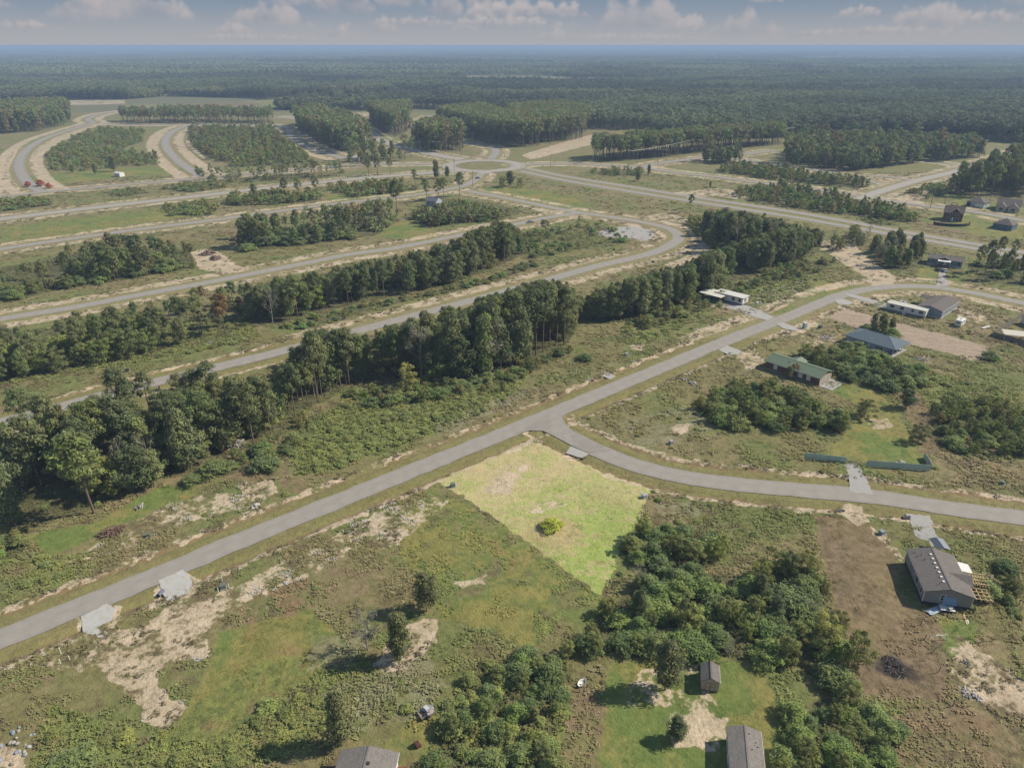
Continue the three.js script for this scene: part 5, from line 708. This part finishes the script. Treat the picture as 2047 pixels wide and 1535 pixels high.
// ---------------------------------------------------------------- utility boxes, stub pipes and posts on the lots
const utilGreen = M(.11, .15, .12, { roughness: .6 }), pvc = M(.68, .68, .66, { roughness: .5 }), utilGrey = M(.28, .3, .3);
function utility(at, label, m = utilGreen, s = 1) { const g = thing('utility_box', label, 'utility box', at, .4); part(g, 'plinth', box(1.3 * s, .15, 1.2 * s, 0, .07, 0), concreteMat); part(g, 'cabinet', box(1.05 * s, .8 * s, .95 * s, 0, .15 + .4 * s, 0), m); part(g, 'lid', box(1.12 * s, .07, 1.02 * s, 0, .18 + .8 * s, 0, 0, .05), m); part(g, 'door', box(.46 * s, .6 * s, .03, -.24 * s, .15 + .4 * s, .49 * s), m); part(g, 'door', box(.46 * s, .6 * s, .03, .24 * s, .15 + .4 * s, .49 * s), m); return g; }
function stub(at, label, h = 1.3, m = pvc, r = .075) { const g = thing('pipe_post', label, 'pipe'.replace('pipe', 'post'), at); part(g, 'pipe', rod(V(0, -.1, 0), V(0, h, 0), r, r, 8), m); part(g, 'cap', new THREE.CylinderGeometry(r * 1.25, r * 1.25, .14, 8).translate(0, h, 0), m); return g; }
utility(S(905, 973), 'green utility box at the left corner of the bright corner lot'); stub(S(889, 966), 'white stub pipe just left of the box on the corner lot'); stub(S(912, 972), 'white stub pipe just right of the box on the corner lot', 1.1);
utility(S(1288, 995), 'grey blue utility box at the right corner of the bright corner lot', M(.3, .33, .38)); stub(S(1280, 992), 'white stub pipe beside the box at the right lot corner', 1.2); stub(S(1057, 893), 'white stub pipe at the rounded far tip of the corner lot', 1.3);
utility(S(446, 1176), 'green utility box on the sandy verge above the white pads'); stub(S(436, 1184), 'white stub pipe left of the sandy verge utility box', 1.0); stub(S(444, 1163), 'tall white stub pipe behind the sandy verge utility box', 1.6); stub(S(457, 1175), 'white stub pipe right of the sandy verge utility box', 1);
utility(S(296, 1072), 'small dark utility box on the bare strip left of the road', utilGreen, .7); stub(S(288, 1072), 'grey post left of the small dark utility box', 1.3, utilGrey); stub(S(306, 1064), 'grey post right of the small dark utility box', 1.4, utilGrey);
stub(S(523, 982), 'left grey post of the pair on the brown verge', 1.3, utilGrey); stub(S(537, 976), 'right grey post of the pair on the brown verge', 1.4, utilGrey); stub(S(716, 911), 'left grey post of the pair before the weeds', 1.2, utilGrey); stub(S(725, 905), 'right grey post of the pair before the weeds', 1.4, utilGrey);
stub(S(701, 1053), 'tall white stub pipe on the pale gravel verge', 2); utility(S(695, 1066), 'tiny green meter box on the pale gravel verge', utilGreen, .5); stub(S(121, 1307), 'tall white stub pipe at the lower left verge', 1.4); stub(S(139, 1320), 'short white stub pipe at the lower left verge', 1); stub(S(120, 1327), 'lowest white stub pipe at the lower left verge', 1); stub(S(22, 1178), 'grey post at the left edge above the road', 1.5, utilGrey);
utility(S(1342, 887), 'grey utility box on the weedy lot across the side road', utilGrey); stub(S(1345, 903), 'short grey post by the side road ditch', 1.4, utilGrey); stub(S(1199, 837), 'pale stub pipe near the road fork', 1.3); utility(S(1253, 711), 'grey utility box on the verge above the square pad', utilGrey); stub(S(1147, 749), 'left pale post of the pair left of the square pad', 1.3); stub(S(1152, 747), 'right pale post of the pair left of the square pad', 1.3);
utility(S(1763, 1068), 'cluttered grey utility box on the dirt beside the gravel driveway', M(.2, .24, .28)); stub(S(1865, 957), 'green marker post below the end of the green fence', 1.6, utilGreen); stub(S(1569, 926), 'green marker post left of the green fence', 1.6, utilGreen); utility(S(2005, 968), 'pale green utility box in the weeds at the right edge', utilGreen, .8); stub(S(2010, 977), 'green marker post by the pale green box', 1.7, utilGreen);
utility(S(254, 743), 'dark utility box pair on the sandy verge of the second road', darkMat); utility(S(688, 638), 'dark utility box on the verge beyond the second road', darkMat, .9); utility(S(924, 566), 'dark utility box on the sandy strip behind the tall wood', darkMat, .9); utility(S(1227, 500), 'dark utility box on the inner verge of the round bend', darkMat, .8); utility(S(1300, 471), 'small red brown box on the gravel turning pad', rustMat, .8); utility(S(1306, 525), 'dark box on the outer sand of the round bend', darkMat, .9); utility(S(1514, 608), 'white utility box right of the white trailer home', M(.5, .52, .54), .9); utility(S(1640, 656), 'dark green box right of the portable toilet', M(.04, .09, .1), 1.1);
{ const g = thing('cable_spool', 'pale wooden cable spool on the verge of the second road', 'cable spool', S(317, 779), .6); for (const x of [-.45, .45]) part(g, 'flange', new THREE.CylinderGeometry(.85, .85, .08, 18).rotateZ(Math.PI / 2).translate(x, .85, 0), M(.42, .33, .25)); part(g, 'drum', new THREE.CylinderGeometry(.4, .4, .84, 14).rotateZ(Math.PI / 2).translate(0, .85, 0), oldWoodMat); }
{ const g = thing('portable_toilet', 'pale blue portable toilet standing near the long road', 'portable toilet', S(1608, 656), .3), m = M(.25, .42, .46); part(g, 'cabin', box(1.1, 2.1, 1.1, 0, 1.1, 0), m); part(g, 'roof', [box(1.18, .12, 1.18, 0, 2.2, 0), box(.9, .1, .9, 0, 2.3, 0)], whiteMat); part(g, 'door', box(.7, 1.8, .04, 0, 1.05, .57), M(.4, .55, .58)); part(g, 'vent_pipe', rod(V(.4, 2.2, -.4), V(.4, 2.75, -.4), .06), whiteMat); }
{ const g = thing('soccer_goal', 'white soccer goal frame lying on the yard below the large house', 'goal', S(1876, 1276), .1), r = .05; part(g, 'post', rod(V(-1.2, 0, .6), V(-1.2, 1.3, .5), r), whiteMat); part(g, 'post', rod(V(1.2, 0, .6), V(1.2, 1.3, .5), r), whiteMat); part(g, 'crossbar', rod(V(-1.2, 1.3, .5), V(1.2, 1.3, .5), r), whiteMat); part(g, 'back_frame', [rod(V(-1.2, .05, .6), V(-1, .05, -.8), r), rod(V(1.2, .05, .6), V(1, .05, -.8), r), rod(V(-1, .05, -.8), V(1, .05, -.8), r), rod(V(-1.2, 1.3, .5), V(-1, .05, -.8), .03), rod(V(1.2, 1.3, .5), V(1, .05, -.8), .03)], whiteMat); }
// ---------------------------------------------------------------- piles, stumps and scrap
function heap(name, label, category, at, n, size, R, m, seed, flat = .4, long = 1) { const r = mulberry(seed), g = thing(name, label, category, at, r() * 3); for (let i = 0; i < n; i++) { const a = r() * 6.28, q = R * Math.sqrt(r()), l = size * (.5 + r()), y = (1 - q / R) * R * flat * (.5 + .5 * r()) + .08, mm = m[(r() * m.length) | 0]; const p = long > 1 ? rod(V(-l * long / 2, 0, 0), V(l * long / 2, (r() - .5) * l, 0), l * .12, l * .07, 5) : new THREE.IcosahedronGeometry(l * .5, 0).scale(1, .6, .8); const o = part(g, long > 1 ? 'branch' : 'lump', p, mm); o.position.set(Math.cos(a) * q, y, Math.sin(a) * q * .7); o.rotation.set(r() - .5, r() * 6.28, (r() - .5) * .9); } return g; }
const ash = [M(.06, .05, .05), M(.11, .1, .1), M(.035, .03, .03), M(.22, .2, .19)], brush = [M(.16, .1, .075), M(.12, .075, .055), M(.2, .14, .1)], drift = [M(.34, .32, .3), M(.24, .22, .2), M(.42, .4, .38)], dirt = [M(.13, .09, .075), M(.1, .07, .06)], rock = [M(.34, .33, .32), M(.26, .25, .24), M(.42, .41, .4)];
heap('burn_pile', 'black burnt debris pile with an ash ring on the brown lot', 'burn pile', S(1787, 1333), 150, .5, 2.6, ash, 11, .18, 1.3); heap('brush_pile', 'rust brown brush pile on the bare strip by the wood', 'brush pile', S(222, 1064), 190, .7, 2.6, brush, 12, .45, 2); heap('log_pile', 'grey broken logs on the green strip below the wood', 'log pile', S(277, 1015), 16, .9, 1.1, drift, 13, .4, 2); heap('rubble_pile', 'grey white rubble heap near the upper edge of the near road', 'rubble pile', S(510, 1012), 26, .6, 1.2, rock, 14, .4);
heap('dirt_pile', 'left dark dirt pile on the cleared sand', 'dirt pile', S(413, 508), 40, 1.8, 4.2, dirt, 15, .42); heap('dirt_pile', 'right dark dirt pile on the cleared sand', 'dirt pile', S(430, 517), 40, 1.7, 4, dirt, 16, .4); heap('brush_pile', 'grey dead brush heap under the trees at the left', 'brush pile', S(470, 890), 70, 1.1, 2.6, drift, 17, .5, 2.6); heap('rubble_pile', 'left rubble heap behind the green fence', 'rubble pile', S(1775, 927), 16, .6, 1.1, rock, 18); heap('rubble_pile', 'right rubble heap behind the green fence', 'rubble pile', S(1800, 925), 24, .7, 1.3, rock, 19, .5); heap('rubble_pile', 'grey gravel heap on the sandy yard at the right', 'rubble pile', S(1940, 1388), 40, .5, 1.8, rock, 20, .3); heap('rubble_pile', 'small ash heap on the sandy yard at the right', 'rubble pile', S(1936, 1326), 18, .4, .9, rock, 21, .25);
heap('junk_pile', 'pale building scrap by the left end of the blue roof house', 'junk pile', S(1651, 676), 22, 1.2, 2.4, [whiteMat, M(.4, .42, .5), oldWoodMat], 22, .3, 1.6); heap('junk_pile', 'scrap beside the porch of the blue roof house', 'junk pile', S(1848, 720), 18, 1.1, 2.6, [whiteMat, M(.2, .3, .42), M(.4, .38, .36)], 23, .25, 1.6); heap('stump_pile', 'pale torn stump under the trees by the second road', 'stump', S(418, 688), 20, .9, 1.4, drift, 24, .8, 2); heap('rubble_pile', 'small rubble spot on the sand across the side road', 'rubble pile', S(1385, 766), 20, .7, 1.6, rock, 25, .3); heap('rubble_pile', 'second grey rubble spot left of the bush cluster', 'rubble pile', S(1368, 758), 14, .6, 1.2, rock, 26, .3);
{ // scrap trailer in the yard at the bottom
  const g = thing('scrap_trailer', 'small trailer heaped with grey scrap on the yard at the bottom', 'trailer', S(853, 1430), .6), r = mulberry(71); part(g, 'bed', box(2.6, .12, 1.5, 0, .6, 0), oldWoodMat); part(g, 'side', [box(2.6, .35, .05, 0, .82, -.75), box(2.6, .35, .05, 0, .82, .75)], metalMat); for (const z of [-.85, .85]) part(g, 'wheel', new THREE.CylinderGeometry(.34, .34, .2, 14).rotateX(Math.PI / 2).translate(-.1, .34, z), rubberMat); part(g, 'tow_bar', rod(V(-1.3, .55, 0), V(-2.3, .45, 0), .05), darkMat);
  const c = heap('scrap_heap', 'sheets and boxes of scrap lying on the small trailer', 'scrap', S(856, 1427), 0, 1, 1, rock, 1); c.position.y = .7; for (let i = 0; i < 9; i++) { const o = part(c, 'scrap_piece', box(.5 + r() * .7, .05 + r() * .3, .5 + r() * .5), [M(.4, .4, .42), M(.22, .25, .27), M(.5, .42, .4), darkMat][i % 4]); o.position.set((r() - .5) * 2, .15 + r() * .5, (r() - .5) * 1.2); o.rotation.set((r() - .5) * .6, r() * 3, (r() - .5) * .6); }
}
{ const g = thing('armchair', 'dark red brown armchair left on the grass at the bottom', 'armchair', S(835, 1491), 2.2), m = M(.09, .035, .025); part(g, 'seat', box(.8, .4, .8, 0, .25, 0), m); part(g, 'backrest', box(.8, .75, .2, 0, .6, -.36, 0, -.15), m); for (const x of [-.45, .45]) part(g, 'armrest', box(.16, .6, .8, x, .32, 0), m); }
{ // loose things below the large house
  const put = (name, label, cat, p, turn, build) => { const g = thing(name, label, cat, S(...p), turn); build(g); };
  put('tarp', 'crumpled pale blue tarp below the back wall of the large house', 'tarp', [1868, 1222], .4, (g) => { const q = new THREE.PlaneGeometry(3.4, 1.5, 24, 12).rotateX(-Math.PI / 2), p = q.attributes.position; for (let i = 0; i < p.count; i++) p.setY(i, .12 + .3 * N(p.getX(i) * 2.2 + 9, p.getZ(i) * 2.2)); q.computeVertexNormals(); part(g, 'sheet', q, M(.33, .40, .47, { side: THREE.DoubleSide })); });
  put('barrel', 'dark blue barrel by the back landing of the large house', 'barrel', [1908, 1222], 0, (g) => { part(g, 'drum', new THREE.CylinderGeometry(.3, .3, .9, 14).translate(0, .45, 0), M(.03, .05, .12)); part(g, 'rim', [new THREE.TorusGeometry(.3, .02, 6, 18).rotateX(Math.PI / 2).translate(0, .9, 0), new THREE.TorusGeometry(.3, .02, 6, 18).rotateX(Math.PI / 2).translate(0, .45, 0)], darkMat); });
  put('grill', 'dark grill with white lid beside the barrel', 'grill', [1899, 1224], .3, (g) => { part(g, 'firebox', box(1, .35, .5, 0, .8, 0), darkMat); part(g, 'lid', new THREE.CylinderGeometry(.25, .25, 1, 12, 1, false, 0, Math.PI).rotateZ(Math.PI / 2).translate(0, .97, 0), M(.4, .4, .4)); for (const x of [-.42, .42]) part(g, 'leg', box(.05, .65, .4, x, .32, 0), darkMat); });
  put('plank', 'long pale plank lying on the grass behind the large house', 'plank', [1930, 1236], 1.25, (g) => part(g, 'board', box(3.6, .06, .28, 0, .08, 0), lumberMat)); put('plank', 'short white plank lying right of the long one', 'plank', [1936, 1243], 1.25, (g) => part(g, 'board', box(1, .06, .2, 0, .08, 0), whiteMat));
  for (const [i, p] of [[0, [1841, 1250]], [1, [1849, 1279]], [2, [1864, 1305]], [3, [1877, 1344]], [4, [1905, 1412]]]) { const g = thing('fence_post', ['first weathered fence post below the large house', 'second weathered fence post down the brown lot edge', 'leaning third fence post left of the soccer goal', 'fourth fence post right of the burn pile', 'lowest broken fence post at the brown lot corner'][i], 'fence post', S(...p)); part(g, 'stake', rod(V(0, 0, 0), V(i === 2 ? .5 : .05, 1.5, .05), .08, .07, 6), oldWoodMat); }
  put('culvert_pipe', 'dark culvert mouth beside the dirt driveway', 'culvert', [1680, 1022], .2, (g) => part(g, 'pipe', new THREE.CylinderGeometry(.4, .4, 2, 14, 1, true).rotateZ(Math.PI / 2), M(.05, .05, .06, { side: THREE.DoubleSide }))); put('culvert_pipe', 'dark culvert mouth left of the gravel driveway', 'culvert', [1812, 1035], .2, (g) => part(g, 'pipe', new THREE.CylinderGeometry(.42, .42, 2, 14, 1, true).rotateZ(Math.PI / 2), M(.05, .05, .06, { side: THREE.DoubleSide }))); put('culvert_pipe', 'blue grey culvert mouth at the upper white pad', 'culvert', [321, 1187], 1.4, (g) => part(g, 'pipe', new THREE.CylinderGeometry(.4, .4, 1.6, 14, 1, true).rotateZ(Math.PI / 2).translate(0, .2, 0), M(.12, .14, .2, { side: THREE.DoubleSide }))); put('culvert_pipe', 'dark culvert mouth at the apron beside the corner lot', 'culvert', [1167, 916], .7, (g) => part(g, 'pipe', new THREE.CylinderGeometry(.35, .35, 1.4, 14, 1, true).rotateZ(Math.PI / 2), M(.07, .065, .06, { side: THREE.DoubleSide })));
  heap('junk_pile', 'white and blue sheet debris at the lower left corner', 'junk pile', S(25, 1500), 26, .7, 4.5, [M(.36, .36, .36), M(.22, .27, .36), M(.3, .3, .29), M(.3, .26, .2)], 31, .05); put('white_sheet', 'white panel lying in the weeds near the camper', 'panel', [1972, 655], .5, (g) => part(g, 'panel', box(5, .06, .9, 0, .35, 0), whiteMat)); put('washtub', 'white tub lying in the dead grass left of the yard', 'tub', [1163, 1368], .9, (g) => part(g, 'basin', new THREE.LatheGeometry([[.1, .1], [.55, .12], [.7, .5], [.74, .5], [.6, .05], [.1, .04]].map((q) => new THREE.Vector2(...q)), 18).scale(1.4, 1, .8), whiteMat));
}
for (const [p, h, label] of [[[1356, 1480], 1.2, 'upper grey chair beside the small yard tree'], [[1362, 1452], .9, 'dark low table beside the small yard tree']]) { const g = thing(h > 1 ? 'garden_chair' : 'garden_table', label, h > 1 ? 'chair' : 'table', S(...p), .5); part(g, 'seat', box(.9, .07, .8, 0, h * .42, 0), oldWoodMat); if (h > 1) part(g, 'backrest', box(.9, .6, .06, 0, .8, -.4), oldWoodMat); for (const x of [-.38, .38]) for (const z of [-.33, .33]) part(g, 'leg', box(.07, h * .42, .07, x, h * .21, z), oldWoodMat); }
// ---------------------------------------------------------------- power poles and lines
function pole(at, h, label, arm = true) { const g = thing('power_pole', label, 'power pole', at, .3); part(g, 'pole', rod(V(0, -.2, 0), V(0, h, 0), .2, .14, 7), M(.2, .165, .135)); if (arm) { part(g, 'crossarm', box(2.6, .14, .12, 0, h - .7, 0), oldWoodMat); for (const x of [-1.15, 0, 1.15]) part(g, 'insulator', new THREE.CylinderGeometry(.06, .09, .28, 6).translate(x, h - .48, 0), whiteMat); } return g; }
const POLES = [[[839, 310], 'first power pole by the double road'], [[858, 311], 'second power pole by the double road'], [[921, 312], 'power pole before the pine patch'], [[1185, 324], 'power pole at the left end of the clipped pine row'], [[1256, 333], 'first tall power pole below the clipped pine row'], [[1273, 331], 'second tall power pole below the clipped pine row'], [[1315, 328], 'third power pole below the clipped pine row'], [[1386, 306], 'power pole at the middle of the clipped pine row'], [[1402, 305], 'power pole beside the far grove'], [[1486, 291], 'power pole at the right end of the clipped pine row'], [[1585, 279], 'farthest power pole before the forest'], [[908, 341], 'pole at the left of the roundabout'], [[1101, 335], 'pole right of the roundabout'], [[1009, 315], 'lamp topped pole behind the roundabout'], [[1860, 416], 'pole beside the far right road'], [[1888, 410], 'pole before the brown roofed house'], [[945, 371], 'pole by the slip road']];
const P3 = POLES.map(([p, l], i) => { const h = i > 10 ? 11 : 14; pole(S(...p), h, l, i < 11 || i === 13); return V(S(...p)[0], h - .3, -S(...p)[1]); });
for (const [a, b, label] of [[1, 2, 'sagging wires over the pine patch'], [4, 7, 'wires above the left half of the clipped pine row'], [7, 9, 'wires above the right half of the clipped pine row'], [9, 10, 'wires running to the forest']]) { const g = thing('power_line', label, 'power line', [0, 0]); for (const s of [-1.1, 0, 1.1]) { const A = P3[a], B = P3[b], m = A.clone().lerp(B, .5); m.y -= A.distanceTo(B) * .02; const c = new THREE.QuadraticBezierCurve3(A.clone().add(V(s, 0, 0)), m.add(V(s, 0, 0)), B.clone().add(V(s, 0, 0))); part(g, 'wire', new THREE.TubeGeometry(c, 24, .05, 4), M(.5, .5, .52, { metalness: .4, roughness: .4 })); } }
// ---------------------------------------------------------------- single trees and shrubs that stand apart
{
  const r = mulberry(4242), T = (kind, p, h, label, opt = {}) => plant(kind, ...S(...p), h, label, null, r, opt), yellow = leafMat(lin(2.3, 2.0, .7)), red = leafMat(lin(2.2, .4, .65)), rust = leafMat(lin(1.35, .72, .6)), pale = leafMat(lin(1.5, 1.35, 1.3)), dull = leafMat(lin(.9, .85, .8));
  T('shrub', [1104, 1056], 2.2, 'round yellow green bush alone on the bright corner lot', { tint: yellow, squash: 2.2 });
  T('oak', [853, 1222], 9.6, 'dense oval tree furthest back of the three on the lower lot', { squash: 1.0, tint: dull }); T('oak', [800, 1318], 11.4, 'tallest oval tree of the three standing over pale sand', { squash: .9, tint: dull }); T('bare', [735, 1300], 9, 'thin grey tree just left of the tallest oval tree', { squash: 1.1 }); T('oak', [682, 1490], 11.5, 'slim dark tree above the bottom edge house', { squash: .8, tint: dull }); T('oak', [1330, 1378], 11.5, 'tall oval yard tree left of the shed', { squash: .85, tint: dull }); T('oak', [1352, 1478], 5, 'small round tree near the pale sand of the yard', { squash: 1.2 });
  T('tallow', [1400, 818], 4.6, 'yellow green bush at the left tip of the bush cluster', { tint: leafMat(lin(1.5, 1.25, .8)) }); T('tallow', [1836, 884], 6, 'bushy tree at the right edge of the mown lot', { squash: 1.15 }); T('tallow', [1728, 833], 6, 'dark bush on the left side of the mown lot', { squash: 1.4, tint: dull }); T('oak', [1812, 815], 6.5, 'bush pair on the upper right side of the mown lot', { squash: 1.3 }); T('shrub', [1982, 718], 3, 'low dark bush by the end of the tilled strip', { squash: 1.8 });
  T('tallow', [1588, 752], 4.8, 'rust orange young tree before the green roof house', { tint: rust }); T('oak', [1576, 757], 4.6, 'dark bush before the green roof house', { tint: dull }); T('shrub', [1845, 634], 2, 'dark bush by the steps of the white mobile home'); T('pine', [187, 1025], 23, 'leaning tall pine with a long bare trunk at the lower left wood', { squash: 1.05 }).rotation.z = .1;
  T('oak', [262, 985], 12, 'left tree of the three stems on the mown strip', { squash: 1 }); T('oak', [288, 980], 13, 'middle tree of the three stems on the mown strip', { squash: 1 }); T('oak', [308, 974], 11, 'right tree of the three stems on the mown strip', { squash: 1 }); T('shrub', [385, 965], 2.6, 'light bush at the right end of the mown strip', { squash: 1.7 }); T('shrub', [533, 935], 3.8, 'large round bush on the brown verge before the wood', { squash: 1.7 }); T('shrub', [430, 945], 4, 'bushy clump left of the round verge bush', { squash: 1.6 });
  T('bare', [472, 890], 7, 'bare grey tree at the front of the left wood', { squash: 1.3 }); T('tallow', [815, 780], 10, 'grey green tree leaning out of the tall wood', { tint: pale }); T('bare', [1275, 1165], 4.5, 'bare grey shrub below the right lot corner', { squash: 1.4 }); T('tallow', [1640, 1290], 8, 'grey green tree at the right side of the thicket', { tint: pale, squash: 1.1 }); T('tallow', [1705, 1335], 8.5, 'upright tree at the left edge of the brown lot', { squash: .8 }); T('tallow', [1696, 1408], 5, 'bush at the lower left of the brown lot', { squash: 1.2 }); T('shrub', [1965, 1190], 3.4, 'bright green bush right of the unfinished deck', { squash: 1.6 });
  T('shrub', [143, 1545], 3.6, 'big dark round bush at the bottom left corner', { squash: 2 }); T('shrub', [1170, 720], 2.6, 'round bush on the verge right of the tall wood', { squash: 1.8 }); T('oak', [1005, 782], 4, 'dark upright bush before the tall wood', {}); T('pine', [1090, 470], 9, 'small dark conifer at the low bush field', { squash: 1.6 });
  for (const [i, p, h] of [[0, [55, 373], 4], [1, [80, 372], 5], [2, [98, 376], 4]]) T('shrub', p, h, ['left red flowering shrub at the left loop entrance', 'middle red flowering shrub at the left loop entrance', 'right red flowering shrub at the left loop entrance'][i], { tint: red, squash: 1.2 });
  T('oak', [145, 346], 8, 'left lone tree on the mown field at the upper left', { squash: .9 }); T('oak', [190, 348], 9, 'middle lone tree on the mown field at the upper left', { squash: .8 }); T('oak', [227, 343], 14, 'right dark tree beside the small white building', { squash: .8, tint: dull }); T('pine', [830, 372], 13, 'round crowned tree left of the slip road', {}); T('oak', [872, 357], 15, 'tall dark tree between the pale road and the slip road', { squash: .9, tint: dull }); T('oak', [894, 356], 10, 'shorter dark tree right of the tall one near the slip road', { squash: .8, tint: dull });
  T('pine', [853, 403], 16, 'left slim pine on the fourth road verge', {}); T('pine', [877, 400], 15, 'middle slim pine on the fourth road verge', {}); T('pine', [887, 398], 15, 'second of the paired slim pines on the fourth road verge', {}); T('pine', [919, 392], 17, 'right slim pine beside the fourth road bend', {}); T('pine', [793, 426], 22, 'tallest pine at the corner of the mown field', {}); T('pine', [510, 405], 13, 'pine standing by the wide pale road', {}); T('pine', [570, 397], 15, 'pine in the bush strip by the pale road', {}); T('pine', [597, 395], 14, 'slim pine right of the bush strip pine', {}); T('pine', [631, 390], 14, 'pine at the right end of the bush strip', {}); T('pine', [737, 352], 15, 'pine with a broad crown by the far road', {}); T('pine', [755, 350], 15, 'pine right of the broad crowned one by the far road', {}); T('pine', [780, 348], 13, 'rightmost pine of the far road group', {});
  T('oak', [1020, 372], 12, 'dark tree of the thicket below the roundabout', { tint: dull }); T('tallow', [1040, 375], 8, 'low tree of the thicket below the roundabout', {}); T('tallow', [1005, 375], 9, 'left tree of the thicket below the roundabout', {}); T('oak', [1275, 362], 8, 'dark vine covered tree by the double road', { tint: dull }); T('oak', [1297, 350], 9, 'upright dark tree by the right branch road', { tint: dull, squash: .7 }); T('oak', [1420, 375], 5, 'pair of small dark trees on the sandy lot', { squash: .8 }); T('pine', [1380, 425], 12, 'thin pine left of the far wood', { squash: .8 });
  T('pine', [450, 668], 16, 'reddish dead pine in the second tree strip', { tint: rust }); for (const [x, y, h] of [[254, 850, 18], [108, 885, 15], [60, 880, 16], [395, 840, 16], [425, 838, 18], [270, 838, 13], [300, 828, 14], [365, 820, 12]]) T('pine', [x, y], h, 'slim pine rising along the far side of the left wood', {}).userData.group = 'slim pines along the far side of the left wood';
}
{ // smoke far away
  const g = new THREE.BufferGeometry(), bl = []; for (let i = 0; i < 8; i++) bl.push(new THREE.IcosahedronGeometry(7 + i * 1.8, 2).scale(1, .7, 1).translate(i * 5.5, 14 + i * 6.5, i * 2)); const [x, d] = S(826, 110), o = top(new THREE.Mesh(join(bl), new THREE.MeshStandardMaterial({ color: lin(.7, .7, .72), transparent: true, opacity: .3, roughness: 1 })), 'smoke_cloud'); o.position.set(x, 0, -d); tag(o, 'thin pale smoke plume rising from the far forest', 'smoke');
}
renderer.render(scene, camera);
